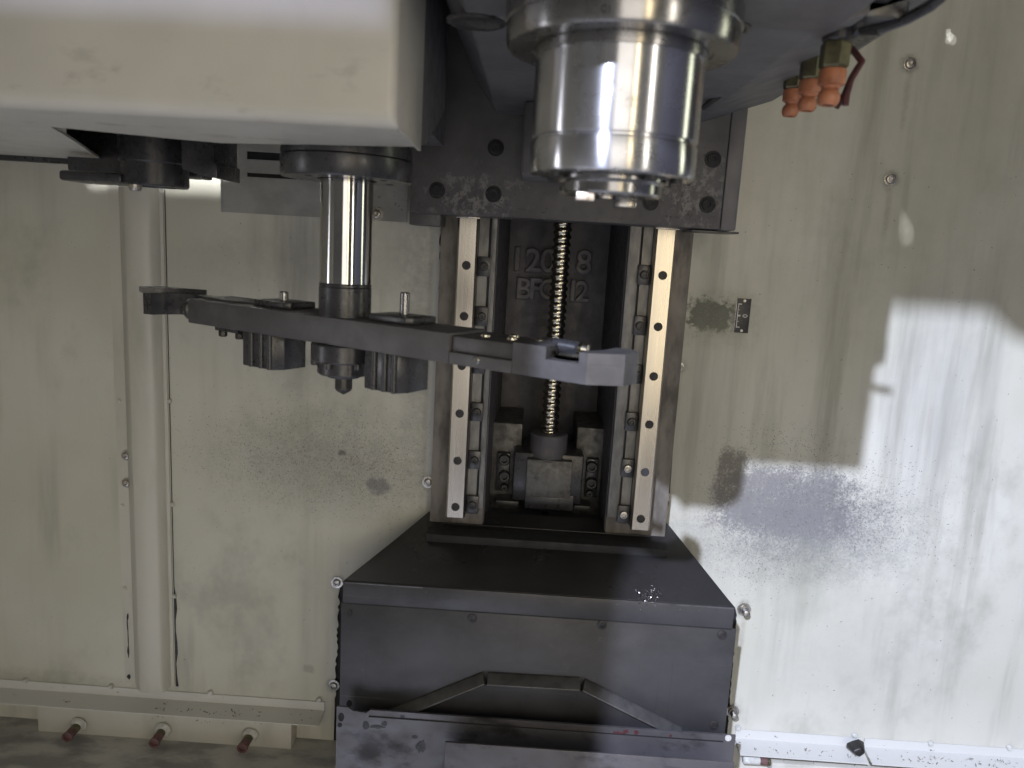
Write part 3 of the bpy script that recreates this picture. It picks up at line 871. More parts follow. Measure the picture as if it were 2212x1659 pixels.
# front shell, rounded bottom edge, profile in (Y, Z)
shell = [(YF, 2.0)]
rr = 0.011
for i in range(9):
    a = R(180 + 90 * i / 8)
    shell.append((YF + rr + rr * math.cos(a), zh + rr + rr * math.sin(a)))
inner = [(p[0] + (0.004 if p[1] > zh + rr - 1e-6 else 0.004 * (YF + rr - p[0]) / rr), p[1] + (0.0 if p[1] > zh + rr else 0.004 * (zh + rr - p[1]) / rr)) for p in shell]
b = MB()
# slightly tapering right corner, as a rounded vertical edge
ncol = 8
cols = []
xs_l = [-1.35, -0.9, -0.6, -0.4, -0.25]
def prof_at(x, yo):
    return [(x, p[0] + yo, p[1]) for p in shell]
grid = [prof_at(x, 0.0) for x in xs_l]
rc = 0.005
for i in range(6):
    a = R(90 * i / 5)
    grid.append(prof_at(hx - rc + rc * math.sin(a), rc - rc * math.cos(a)))
# side returns back to Y=.806 ; bottom follows z=zh with the corner dropping
vs = [[b.bm.verts.new(v) for v in colv] for colv in grid]
for a_, b_ in zip(vs, vs[1:]):
    for i in range(len(a_) - 1):
        b.bm.faces.new((a_[i], a_[i + 1], b_[i + 1], b_[i]))
bmesh.ops.recalc_face_normals(b.bm, faces=b.bm.faces)
bmesh.ops.solidify(b.bm, geom=list(b.bm.faces), thickness=0.003)
b.build('front_shell', M['housing'], mag, 50)
MB().prism_x([(YF + rc + 0.0005, 2.0), (YF + rc + 0.0005, zh + 0.006), (YF + 0.03, zh + 0.0005), (0.806, zh - 0.003), (0.806, 2.0)], hx - 0.0035, hx, 0.0005).build('side_panel', M['housing'], mag)
und = [(-1.35, YF + rr), (hx - 0.004, YF + rr), (hx - 0.004, 0.80), (-0.352, 0.862), (-0.40, 0.845), (-0.50, 0.797), (-0.555, 0.93), (-0.62, 1.08), (-0.668, 1.19), (-0.75, 1.185), (-1.35, 1.175)]
MB().prism_z(und, zh, zh + 0.003).build('underside', M['housing'], mag)
MB().prism_z([(-1.35, 1.176), (-0.75, 1.186), (-0.668, 1.191), (-0.668, 1.20), (-1.35, 1.187)], zh - 0.008, zh + 0.03).build('rim', M['black'], mag)
MB().prism_x([(0.808, 2.0), (0.808, 1.30 + .094), (0.862, 1.30 + .103), (1.0, 1.30 + .160), (1.0, 1.30 + .205), (0.93, 1.30 + .30), (0.90, 2.0)], hx - 0.010, hx - 0.002, 0.001).build('gearbox_panel', simple('grey panel', (0.10, 0.095, 0.10), (0.085, 0.08, 0.085), 20.0), mag)
MB().box(-1.3, hx - 0.02, 0.88, 1.15, 1.30 + 0.135, 1.733).build('magazine_body', M['iron'], mag)  # top raised so its edge cuts the added spot's patch straight
MB().box(-1.3, -0.706, 1.11, 1.15, 1.734, 2.1).build('light_cheek', M['iron'], mag)  # cheeks added to limit the width of the spot's patch on the wall
MB().box(-0.606, hx - 0.02, 1.11, 1.15, 1.734, 2.1).build('light_cheek', M['iron'], mag)

# flange ring that carries the changer shaft
AX, AY = at(748, 500, 0.90).x, 0.90
fl = thing('shaft_flange', (AX, AY, 1.30 + 0.0627), 'round black bearing flange above the changer shaft', 'flange')
MB().lathe([(0, .136), (.066, .136), (.073, .130), (.0735, .1005), (.0725, .0995)], (AX, AY, zb0), (0, 0, 1), 64).build('upper_ring', M['black'], fl)
MB().lathe([(.0725, .0993), (.0738, .0985), (.0738, .0870), (.0725, .0862)], (AX, AY, zb0), (0, 0, 1), 64).build('middle_ring', M['black'], fl)
MB().lathe([(.0725, .0860), (.0740, .0852), (.0740, .0650), (.0725, .0628), (.034, .0628), (.034, .066), (0, .066)], (AX, AY, zb0), (0, 0, 1), 64).build('lower_ring', M['black'], fl)
for ang in (-125, -60, -90, -30, 40, 130):
    a = R(ang)
    MB().lathe([(0, -.0006), (.004, -.0006), (.0045, .0005)], (AX + .055 * math.cos(a), AY + .055 * math.sin(a), zb0 + .0628), (0, 0, 1), 12).build('flange_screw', M['dark'], fl)

# ------------------------------------------------------------------ tool change arm
aa = R(30)
U = Vector((math.cos(aa), -math.sin(aa), 0)); V = Vector((-math.sin(aa), -math.cos(aa), 0))
AO = Vector((AX, AY, 0))
ZA1, ZA0 = 1.30 - 0.092, 1.30 - 0.1235


def ap(u, v, z=0.0):
    p = AO + U * u + V * v
    return (p.x, p.y, z)


def arm_prism(b, pts, z0, z1, bevel=0.0012):
    return b.hexa([ap(u, v, z0) for u, v in pts], [ap(u, v, z1) for u, v in pts], bevel, 2)


arm = thing('tool_change_arm', (AX, AY, ZA0 - 0.09), 'black two ended tool change arm hanging on a bright vertical shaft', 'tool changer')
MB().lathe([(0, .066), (.0298, .066), (.0298, -.0540), (.0292, -.0545), (0, -.0545)], (AX, AY, zb0), (0, 0, 1), 64).build('shaft', M['shaft'], arm)
MB().lathe([(0, -.0543), (.0296, -.0543), (.0302, -.0552), (.0302, -.0575), (.0296, -.0582), (.0304, -.0590), (.0304, -.0880), (.0315, -.0905), (.0315, -.0921), (0, -.0921)], (AX, AY, zb0), (0, 0, 1), 56).build('collar', M['black'], arm)
HW = 0.034
arm_prism(MB(), [(-0.246, HW), (-0.246, -HW * .2), (-0.262, -HW), (0.178, -HW), (0.178, HW)], ZA0, ZA1, 0.0014).build('arm_body', M['arm'], arm)
# neck: lower half flush, upper half set back
arm_prism(MB(), [(0.1785, HW), (0.1785, -HW), (0.2545, -HW), (0.2545, HW)], ZA0, ZA0 + 0.0125, 0.0008).build('neck_lower', M['arm'], arm)
arm_prism(MB(), [(0.1785, HW - 0.004), (0.1785, -HW), (0.2545, -HW), (0.2545, HW - 0.004)], ZA0 + 0.0127, ZA1 - 0.0025, 0.0012).build('neck_upper', M['grip'], arm)


def hook(sign, front_notch=True):
    """gripper hook plan in arm frame (sign=+1 right end; -1 is the same turned by 180 deg)"""
    uc, rc_ = 0.309, 0.027
    out = [(0.255, HW), (0.336, HW), (0.364, HW * 0.35), (0.368, -HW * 0.3), (0.356, -HW * 0.85), (uc + rc_, -HW * 0.9)]
    arc = []
    for i in range(15):
        a = R(-10 + 200 * i / 14)
        arc.append((uc + rc_ * math.cos(a), -0.004 + rc_ * math.sin(a)))
    out += arc
    out += [(uc - rc_, -HW), (0.255, -HW)]
    return [(sign * u, sign * v) for u, v in out]


def concave_prism(pts, z0, z1, name, mat, parent):
    bm = bmesh.new()
    lo = [bm.verts.new(ap(u, v, z0)) for u, v in pts]
    hi = [bm.verts.new(ap(u, v, z1)) for u, v in pts]
    f1 = bm.faces.new(lo); f2 = bm.faces.new(hi)
    n = len(pts)
    for i in range(n):
        j = (i + 1) % n
        bm.faces.new((lo[i], lo[j], hi[j], hi[i]))
    bmesh.ops.triangulate(bm, faces=[f1, f2])
    bmesh.ops.recalc_face_normals(bm, faces=bm.faces)
    b = MB(); b.bm.free(); b.bm = bm
    return b.build(name, mat, parent, 25)


# right gripper: lower two thirds solid, upper third interrupted by the notch
full = hook(1)
g_lo = concave_prism(full, ZA0 + 0.0005, ZA1 - 0.0125, 'gripper', M['grip'], arm)
inner = [p for p in full]
left_part = [(0.255, HW), (0.292, HW), (0.292, 0.021), (0.2825, -0.004), (0.2825, -HW), (0.255, -HW)]
concave_prism(left_part, ZA1 - 0.0124, ZA1 - 0.0005, 'gripper_inner_jaw', M['grip'], arm)
right_part = [(0.3275, HW), (0.336, HW), (0.364, HW * 0.35), (0.368, -HW * 0.3), (0.356, -HW * 0.85), (0.336, -HW * 0.9), (0.336, -0.004), (0.331, 0.012), (0.3275, 0.0165)]
concave_prism(right_part, ZA1 - 0.0124, ZA1 - 0.0015, 'gripper_outer_jaw', M['grip'], arm)
# polished seat ring inside the gripper, seen through the notch
pc = ap(0.309, -0.004)
ring = MB()
for i in range(18):
    a0, a1 = R(-5 + 190 * i / 18), R(-5 + 190 * (i + 1) / 18)
    q_ = []
    for (a, r_, z) in ((a0, .0268, ZA1 - .006), (a1, .0268, ZA1 - .006), (a1, .0225, ZA1 - .014), (a0, .0225, ZA1 - .014), (a0, .0268, ZA1 - .022), (a1, .0268, ZA1 - .022)):
        q_.append(ring.bm.verts.new(ap(0.309 + r_ * math.cos(a), -0.004 + r_ * math.sin(a), z)))
    ring.bm.faces.new((q_[0], q_[1], q_[2], q_[3])); ring.bm.faces.new((q_[3], q_[2], q_[5], q_[4]))
ring.build('seat_ring', M['screw'], arm)
# plunger with bright tip inside the right gripper
q0, q1 = Vector(ap(0.272, -0.012, ZA1 - 0.004)), Vector(ap(0.302, -0.016, ZA1 - 0.006))
MB().cyl(q0, q1, 0.0075, 18, 0.003).build('plunger', M['black'], arm)
MB().lathe([(0, 0), (.006, 0), (.0075, .004), (.006, .009), (0, .0105)], q1, q1 - q0, 18).build('plunger_tip', M['screw'], arm)
# left gripper, opening towards the camera
lh = [(-.25, -HW), (-.336, -HW), (-.362, -HW * .4), (-.368, HW * .2), (-.356, HW * .75), (-.340, HW * .7), (-.336, .004), (-.328, -.012), (-.309, -.021), (-.285, -.016), (-.25, -.013)]
concave_prism(lh, ZA0 + 0.001, ZA1 - 0.001, 'gripper', M['black'], arm)
concave_prism([(-0.30, -HW * 1.05), (-0.376, -HW * .4), (-0.378, HW * .5), (-0.352, HW * .9), (-0.34, HW * .2), (-0.33, -HW * .6)], ZA1 - 0.0008, ZA1 + 0.006, 'gripper_cap', M['black'], arm)
q0, q1 = Vector(ap(-0.2455, 0.012, (ZA0 + ZA1) / 2 - .001)), Vector(ap(-0.285, 0.012, (ZA0 + ZA1) / 2 - .001))
MB().lathe([(0, 0), (.0135, 0), (.0150, .002), (.0150, .008), (.0125, .011), (.0125, .013), (.0150, .015), (.0150, .021), (.0130, .0245), (.0085, .026), (.0085, .034), (0, .036)], q0, q1 - q0, 28).build('spool', M['black'], arm)
# pads, pins and plates on top
for u0, pin_h, pv, sg in ((-0.105, .012, 0.0, 1), (0.085, .026, -0.004, -1)):
    pad = arm_prism(MB(), [(u0 - .030, .020), (u0 - .030, -.020), (u0 - .022, -.026), (u0 + .030, -.026), (u0 + .030, .014), (u0 + .022, .020)], ZA1 + 0.0004, ZA1 + 0.0085, 0.0012).build('top_pad', M['black'], arm)
    b = MB()
    q0 = Vector(ap(u0 + 0.002, pv, ZA1 + 0.008))
    b.cyl(q0, q0 + Vector((0, 0, pin_h)), 0.0055, 18, 0.0012).build('pin', M['flange'], pad)
arm_prism(MB(), [(-0.235, .020), (-0.235, -.026), (-0.15, -.026), (-0.15, .004), (-0.18, .020)], ZA1 + 0.0004, ZA1 + 0.0032, 0.0006).build('top_plate', M['arm'], arm)
for u_, v_ in ((0.205, .008), (0.235, .004), (0.262, -.006), (0.225, -.016)):
    q0 = Vector(ap(u_, v_, ZA1 - 0.0020))
    MB().lathe([(0, .0026), (.004, .0026), (.0055, .0018), (.0058, 0), (0, 0)], q0, (0, 0, 1), 14).build('cap_screw', M['screw'], arm)
q0 = Vector(ap(0.213, HW + 0.0005, ZA0 + 0.008))
MB().lathe([(0, .0012), (.003, .0012), (.0042, 0), (.0042, -.002)], q0, V, 14).build('side_screw', M['flange'], arm)
# plunger housings under the arm
for u0, wid in ((-0.118, .031), (0.083, .027)):
    hous = MB()
    arm_prism(hous, [(u0 - wid, .026), (u0 - wid, -.022), (u0 + wid, -.022), (u0 + wid, .012), (u0 + wid * .72, .026)], ZA0 - 0.0445, ZA0 - 0.0003, 0.0015)
    hb = hous.build('plunger_housing', M['black'], arm)
    for k in (-0.45, 0.12, 0.62):
        q0 = Vector(ap(u0 + wid * k, .0262, ZA0 - 0.044))
        MB().cyl(q0, q0 + Vector((0, 0, 0.0435)), 0.0036, 12, 0.0005).build('housing_rib', M['black'], hb)
    q0 = Vector(ap(u0 + wid * .35, -.002, ZA0 - 0.0442))
# hub under the shaft
hub = MB().lathe([(0, 0), (.037, 0), (.0385, -.002), (.0385, -.020), (.0365, -.022), (.031, -.022), (.031, -.036), (.029, -.038), (.0205, -.038), (.019, -.0415), (.0125, -.043), (0, -.043)], (AX, AY, ZA0 - 0.0004), (0, 0, 1), 48).build('hub', M['black'], arm)
for k in range(6):
    a = R(60 * k + 12)
    q0 = Vector((AX + .0335 * math.cos(a), AY + .0335 * math.sin(a), ZA0 - .0285))
    MB().cyl(q0, q0 + Vector((0, 0, .0075)), 0.0052, 12, 0.0008).build('hub_bolt', M['black'], hub)
MB().lathe([(0, -.0425), (.0098, -.0425), (.0104, -.045), (.0104, -.056), (.0085, -.059), (.003, -.0625), (0, -.064)], (AX, AY, ZA0), (0, 0, 1), 12).build('end_bolt', M['bolt_dark'], hub, 20)
# knobs beneath the left end
kb = arm_prism(MB(), [(-0.214, .018), (-0.214, -.012), (-0.168, -.012), (-0.168, .018)], ZA0 - 0.0075, ZA0 - 0.0003, 0.0015).build('lower_plate', M['black'], arm)
for u_ in (-0.207, -0.174):
    q0 = Vector(ap(u_, .010, ZA0 - 0.0155))
    MB().cyl(q0, q0 + Vector((0, 0, .0085)), 0.006, 8, 0.0015).build('knob', M['bolt_dark'], kb)

# ------------------------------------------------------------------ tool pot under the magazine
PX, PY = at(335, 390, 1.09).x, 1.09
pot = thing('tool_pot', (PX, PY, 1.30 + .05), 'black tool pot poking down under the magazine cover', 'tool pot')
MB().lathe([(0, .120), (.046, .120), (.046, .085), (.0445, .083), (.0445, .0545), (.0425, .0525), (.030, .0525), (.026, .060), (0, .060)], (PX, PY, zb0), (0, 0, 1), 48).build('pot_body', M['black'], pot)
b = MB()
pa, pb = at(135, 380, 1.06), at(270, 385, 1.06)
b.hexa([(pa.x, 1.05, pa.z - .006), (pb.x, 1.05, pa.z - .006), (pb.x, 1.05, pa.z + .0075), (pa.x, 1.05, pa.z + .0075)],
       [(pa.x, 1.12, pa.z - .006), (pb.x, 1.12, pa.z - .006), (pb.x, 1.12, pa.z + .0075), (pa.x, 1.12, pa.z + .0075)], 0.004).build('latch_plate', M['black'], pot)
p0, p1 = at(392, 384, 1.02), at(468, 322, 1.02)
MB().prism_y([(p0.x, p0.z + .012), (at(415, 372, 1.02).x, at(415, 372, 1.02).z), (p1.x, at(468, 386, 1.02).z), (p1.x, at(468, 352, 1.02).z), (at(462, 350, 1.02).x, at(462, 350, 1.02).z), (at(462, 318, 1.02).x, 1.30 + .14), (p0.x, 1.30 + .14)], 1.02, 1.10, 0.0015).build('bracket', M['black'], pot)
b = MB()
p0, p1 = at(165, 372, 1.10), at(395, 300, 1.10)
b.box(-0.70, p1.x, 1.151, 1.20, 1.30 + .072, 1.30 + .19, 0.003).build('swing_body', M['black'], pot)
pc = at(292, 404, 1.06)
MB().lathe([(0, .012), (.0085, .012), (.0085, -.001), (.0078, -.0035), (.0062, -.0052), (0, -.0052)], pc, (0, 0, 1), 20).build('stop_screw', M['bolt'], pot)
pc = at(290, 375, 1.045)
MB().lathe([(0, 0), (.007, 0), (.008, .003), (.008, .015)], pc, (0, 1, 0), 6).build('hex_head', M['black'], pot, 20)

# added unseen spot lamp making the bright patch on the wall behind the magazine
lamp('wall_patch_spot', 'SPOT', (-0.655, 1.02, 1.96), (-0.655, 1.36, 1.50), 90.0, (0.97, 0.97, 1.0), shadow_soft_size=0.006, spot_size=R(70), spot_blend=0.2)

# unseen spot lamps added to draw small glints on the right wall
for gx, gy, sz, bl_, en in ((2049, 70, 1.0, 0.3, 9.0), (2052, 79, 1.25, 0.3, 9.0), (2058, 86, 1.4, 0.3, 7.0), (2048, 86, 1.1, 0.3, 7.0),
                            (1951, 470, 1.3, 0.8, 6.0), (1953, 486, 1.7, 0.7, 7.0), (1957, 502, 2.1, 0.6, 8.0), (1964, 510, 1.6, 0.6, 6.0)):
    lamp('added_glint_spot', 'SPOT', (0.60, 0.92, 2.02), at(gx, gy, YW), en, (0.93, 0.93, 1.0), shadow_soft_size=0.001, spot_size=R(sz), spot_blend=bl_)

# ------------------------------------------------------------------ sheet plate behind the shaft
yp = 1.345
pl = thing('slotted_plate', at(680, 465, yp), 'grey sheet steel plate with two slots behind the shaft', 'plate')
x0, x1 = at(477, 450, yp).x, at(879, 480, yp).x
z0 = at(680, 469, yp).z
ztp = 1.30 + 0.23
sx0, sx1 = at(533, 340, yp).x, at(640, 340, yp).x
za, zb_ = at(560, 345, yp).z, at(560, 328, yp).z
zc_, zd = at(560, 383, yp).z, at(560, 374, yp).z
gm = simple('grey plate paint', (0.33, 0.325, 0.305), (0.25, 0.246, 0.23), 18.0, rough=(0.35, 0.5), metal=0.2)
b = MB()
b.box(x0, x1, yp, yp + .003, z0, zc_)
b.box(x0, sx0, yp, yp + .003, zc_, ztp); b.box(sx1, x1, yp, yp + .003, zc_, ztp)
b.box(sx0, sx1, yp, yp + .003, zd, za); b.box(sx0, sx1, yp, yp + .003, zb_, ztp)
b.build('sheet', gm, pl, 0)
MB().box(sx0 - .005, sx1 + .005, yp + .008, yp + .011, zc_ - .01, zb_ + .01).build('slot_backing', M['dark'], pl)
MB().box(x0 + .001, x0 + .003, yp - .001, yp + .012, z0, ztp).build('fold', gm, pl)
for x, y in ((487, 366), (814, 462)):
    screw('wallw', pl, at(x, y, yp - .0004))

# ------------------------------------------------------------------ cover at the foot of the column
YP = 1.20
cov = thing('column_foot_cover', at(1160, 1560, YP), 'dark steel cover box with sloping top under the column', 'cover')
bl, br_ = at(946, 1128, 1.345), at(1437, 1150, 1.345)
fl_, fr = at(741, 1262, YP), at(1588, 1306, YP)
zf = (fl_.z + fr.z) / 2
zk = (bl.z + br_.z) / 2 + 0.004
bxl, bxr = at(938, 1086, 1.353).x, at(1443, 1126, 1.353).x
MB().hexa([(fl_.x, YP + .004, zf - .003), (fr.x, YP + .004, zf - .003), (fr.x, YP + .004, zf), (fl_.x, YP + .004, zf)],
          [(bxl, 1.352, zk + .012), (bxr, 1.352, zk + .012), (bxr, 1.352, zk + .015), (bxl, 1.352, zk + .015)], 0.0006).build('sloping_top', M['cover_top'], cov)
zs = at(1160, 1330, YP).z
MB().box(fl_.x, fr.x, YP, YP + .0035, zs, zf - .0005, 0.0008).build('front_lip', M['cover'], cov)
MB().box(fl_.x + .001, fr.x - .001, YP + .002, YP + .012, zs - 0.003, zs - .0003).build('seam', M['dark'], cov)
zpb = at(1150, 1600, YP).z
fp = MB().box(at(734, 1420, YP).x, at(1580, 1470, YP).x, YP + .004, YP + .008, zpb - .05, zs - .003, 0.0006).build('front_plate', M['cover'], cov)
# side cheeks closing the box back to the wall
for xx, xk in ((fl_.x + 0.004, bxl + 0.004), (fr.x - 0.004, bxr - 0.004)):
    sgn = 1 if xx < xk else -1
    MB().hexa([(xx, YP + .009, zpb - .05), (xx + sgn * .003, YP + .009, zpb - .05), (xx + sgn * .003, YP + .009, zf - .004), (xx, YP + .009, zf - .004)],
              [(xk, 1.352, zpb - .05), (xk + sgn * .003, 1.352, zpb - .05), (xk + sgn * .003, 1.352, zk + .010), (xk, 1.352, zk + .010)]).build('side_cheek', M['iron'], cov)
for x, y in ((755, 1324), (754, 1520)):
    p = at(x, y, YP + .004)
    MB().prism_y([(p.x + .0045 * math.cos(a), p.z + .0065 * math.sin(a)) for a in [2 * math.pi * i / 14 for i in range(14)]], YP + .0032, YP + .0042).build('slot_hole', M['dark'], cov)
for x, y in ((1560, 1372), (1543, 1567), (1020, 1336), (1300, 1350)):
    p = at(x, y, YP + .0038)
    MB().lathe([(.0085, 0), (.0082, -.001), (.0065, -.0016), (.004, -.0016), (.0035, -.0004), (0, -.0004)], p, (0, 1, 0), 18).build('rivet', M['bolt_dark'], cov)
# rubbed edge strips painting in the lip's highlight, and the lapped joints of the sloping top
for xa, xb in ((745, 912), (1422, 1586)):
    a_, b_ = at(xa, 1268, YP).x, at(xb, 1300, YP).x
    MB().box(a_, b_, YP - .0006, YP + .0002, zf - .0030, zf - .0008).build('worn_highlight', M['slide'], cov)
for f_, w_ in ((0.62, .0035), (0.80, .0030)):
    yy_ = (YP + .004) + (1.352 - YP - .004) * f_
    zz_ = zf + (zk + .015 - zf) * f_
    xa, xb = fl_.x + (bxl - fl_.x) * f_ + .05, fr.x + (bxr - fr.x) * f_ - .05
    MB().box(xa, xb, yy_ - w_, yy_, zz_ + .0008, zz_ + .0030, .0004).build('lap_joint', M['cover_top'], cov)
# three bent trim bars welded to the front plate
Yb = YP - 0.018


def bar(x0, y0, x1, y1, hx_):
    a0, a1 = at(x0, y0, YP - .006), at(x1, y1, YP - .006)
    d = (a1 - a0); d.y = 0; d.normalize()
    nrm = Vector((-d.z, 0, d.x))
    if nrm.z < 0: nrm = -nrm
    out = []
    for a in (a0, a1):
        a = Vector((a.x, 0, a.z))
        out.append([a + nrm * .010 + Vector((0, YP + .0035, 0)), a + nrm * .009 + Vector((0, YP + .000, 0)), a - nrm * .001 + Vector((0, Yb, 0)), a - nrm * .0030 + Vector((0, Yb, 0)), a - nrm * .0115 + Vector((0, YP - .004, 0)), a - nrm * .0115 + Vector((0, YP + .0035, 0))])
    return MB().hexa(out[0], out[1], 0.0006).build('trim_bar', M['bar'], cov)


bar(822, 1558, 1046, 1468, 0)
bar(1053, 1469, 1253, 1481, 0)
bar(1259, 1482, 1470, 1588, 0)
# heap of chips on the lip
def flakes(pts, name, mat, label, ns=0.002, normal_y=True, rndseed=1):
    r_ = random.Random(rndseed)
    bm = bmesh.new()
    for (p, s, n) in pts:
        n = Vector(n).normalized()
        t = n.cross(Vector((r_.uniform(-1, 1), r_.uniform(-1, 1), r_.uniform(-1, 1)))).normalized()
        w = n.cross(t)
        L, W = s * r_.uniform(.5, 1.2), s * r_.uniform(.14, .34)
        lift = s * r_.uniform(.15, .5)
        c = Vector(p) + n * (s * .10)
        a = bm.verts.new(c - t * L - w * W + n * lift); b_ = bm.verts.new(c - t * L + w * W + n * lift * .6)
        m1 = bm.verts.new(c - w * W); m2 = bm.verts.new(c + w * W)
        e1 = bm.verts.new(c + t * L - w * W * .5 + w * s * .25 + n * lift); e2 = bm.verts.new(c + t * L + w * W * .5 + w * s * .25 + n * lift * .5)
        bm.faces.new((a, b_, m2, m1)); bm.faces.new((m1, m2, e2, e1))
    me = bpy.data.meshes.new(name); bm.to_mesh(me); bm.free()
    me.materials.append(mat)
    o = bpy.data.objects.new(name, me); COL.objects.link(o)
    tag(o, label, 'swarf', kind='stuff')
    return o


# ------------------------------------------------------------------ way cover plates at the bottom of the picture
Y1 = 1.172
wc = thing('way_cover', at(1150, 1640, Y1), 'worn grey steel way cover crossing the bottom of the picture', 'way cover')
l_, r_ = at(727, 1536, Y1), at(1590, 1586, Y1)
zt1 = (at(1000, 1549, Y1).z + at(1300, 1568, Y1).z) / 2
pts = [(l_.x, zt1 - .13), (l_.x, zt1 + .002), (l_.x + .018, zt1 + .002), (l_.x + .028, zt1 - .004), (l_.x + .05, zt1 - .006), (l_.x + .058, zt1), (r_.x, zt1), (r_.x, zt1 - .13)]
bm_ = MB()
bm_.prism_y(pts, Y1, Y1 + .004)
bm_.build('upper_plate', M['slide'], wc, 0)
MB().box(l_.x + .055, r_.x - .02, Y1 - .0016, Y1 - .0002, zt1 - .0125, zt1 - .0110).build('fold_line', M['dark'], wc)
for x, y, sx_, sz in ((737, 1549, .005, .008), (734, 1566, .004, .004)):
    p = at(x, y, Y1)
    MB().prism_y([(p.x + sx_ * math.cos(2 * math.pi * i / 14), p.z + sz * math.sin(2 * math.pi * i / 14)) for i in range(14)], Y1 - .0008, Y1 - .0002).build('slot_hole', M['dark'], wc)
p = at(1573, 1594, Y1)
MB().prism_y([(p.x + .0055 * math.cos(2 * math.pi * i / 14), p.z + .0058 * math.sin(2 * math.pi * i / 14)) for i in range(14)], Y1 - .0008, Y1 - .0002).build('white_patch', M['print'], wc)
for x, y, w_, h_, s_ in ((910, 1612, .010, .014, 4), (895, 1592, .006, .004, 5), (815, 1570, .014, .0035, 6), (830, 1563, .006, .006, 7), (790, 1566, .008, .009, 8), (870, 1548, .005, .003, 9)):
    rr_ = random.Random(s_)
    p = at(x, y, Y1)
    MB().prism_y([(p.x + w_ * math.cos(2 * math.pi * i / 16) * rr_.uniform(.6, 1.1), p.z + h_ * math.sin(2 * math.pi * i / 16) * rr_.uniform(.6, 1.1)) for i in range(16)], Y1 - .0006, Y1 - .0002).build('oil_stain', M['grease'], wc, 0)
rr_ = random.Random(12)
for x, y, w_, h_ in ((1335, 1583, .014, .003), (1352, 1580, .006, .005), (1374, 1582, .005, .006), (1449, 1589, .004, .003)):
    p = at(x, y, Y1)
    MB().prism_y([(p.x + w_ * math.cos(2 * math.pi * i / 12) * rr_.uniform(.5, 1.1), p.z + h_ * math.sin(2 * math.pi * i / 12) * rr_.uniform(.5, 1.1)) for i in range(12)], Y1 - .0006, Y1 - .0002).build('rust_mark', M['maroon'], wc, 0)
Y2 = 1.12
l2 = at(961, 1600, Y2)
zt2 = at(1100, 1613, Y2).z
MB().box(l2.x, at(1586, 1660, Y2).x, Y2, Y2 + .004, zt2 - .15, zt2, 0.0015).build('lower_plate', M['slide'], wc)

# ------------------------------------------------------------------ left ledge, manifold box and nozzles
led = thing('drip_ledge', at(350, 1540, 1.32), 'chipped pale sheet steel drip ledge along the foot of the left wall', 'ledge')
xr = at(702, 1520, YW).x
z_t = (at(10, 1470, YW).z + at(690, 1511, YW).z) / 2
z_f = (at(70, 1495, YW - .004).z + at(690, 1530, YW - .004).z) / 2
Yl = 1.315
z_l = (at(10, 1524, Yl).z + at(690, 1568, Yl).z) / 2
MB().prism_x([(YW - .0005, z_t), (YW - .003, z_t), (YW - .0035, z_f), (Yl, z_l + .002), (Yl, z_l), (YW - .0008, z_f - .006)], WL, xr).build('folded_strip', M['paint_chipped'], led, 0)
for x, y in ((55, 1470), (240, 1483), (455, 1496), (690, 1511)):
    MB().lathe([(0, -.006), (.004, -.005), (.0055, -.002), (.005, .002)], at(x, y, YW - .003), (0, 1, 0), 12).build('weld_tack', M['white'], led)
bxp = at(350, 1580, 1.30)
box = thing('nozzle_box', bxp, 'pale steel coolant box with three red nozzles below the left ledge', 'coolant box')
x0, x1 = at(78, 1560, 1.32).x, at(628, 1590, 1.32).x
zb1 = (at(80, 1586, 1.32).z + at(628, 1619, 1.32).z) / 2
MB().box(x0, x1, 1.324, YW - .001, zb1, z_l - .001, 0.002).build('box_shell', M['paint'], box)
for (nx, ny), (tx, ty) in (((170, 1565), (141, 1597)), ((352, 1576), (330, 1610)), ((541, 1588), (520, 1621))):
    a_ = at(nx, ny, 1.321); b_ = at(nx + (tx - nx) * .78, ny + (ty - ny) * .78, 1.285)
    d = (b_ - a_)
    nz = MB().lathe([(0.016, .0), (.015, .004), (.012, .008), (0, .009)], a_, (0, -1, -.15), 14).build('nozzle_nut', M['white'], box)
    MB().cyl(a_ + d * .10, a_ + d * .58, .0085, 16, .001).build('nozzle_neck', M['brass'], nz)
    MB().lathe([(0, 0), (.0075, 0), (.0088, .003), (.0088, .010), (.0078, .014), (.0100, .017), (.0100, .022), (.0060, .023), (.005, .019), (0, .019)], a_ + d * .52, d, 18).build('nozzle_tip', M['red'], nz)
p = at(0, 1600, 1.30)
# slanted chute sheet on the floor pan, left
ch = MB().hexa([at(-40, 1640, 1.18), at(150, 1690, 1.10), at(178, 1628, 1.20), at(200, 1600, 1.30)], [at(-40, 1640, 1.18) - Vector((0, 0, .006)), at(150, 1690, 1.10) - Vector((0, 0, .006)), at(178, 1628, 1.20) - Vector((0, 0, .006)), at(200, 1600, 1.30) - Vector((0, 0, .006))])
ch.bm.free()
rb = at(690, 1640, 1.18)
rb2 = MB().hexa([(at(300, 1648, 1.16).x, 1.15, ZF + .004), (at(718, 1640, 1.16).x, 1.15, ZF + .004), (at(718, 1640, 1.16).x, 1.15, ZF + .016), (at(300, 1648, 1.16).x, 1.15, ZF + .010)],
                [(at(300, 1648, 1.16).x, 1.20, ZF + .004), (at(718, 1640, 1.16).x, 1.20, ZF + .004), (at(718, 1640, 1.16).x, 1.20, ZF + .022), (at(300, 1648, 1.16).x, 1.20, ZF + .012)], .001).build('floor_rib', M['paint_chipped'])
tag(rb2, 'chipped grey steel rib lying on the floor pan below the red nozzles', 'steel rib')

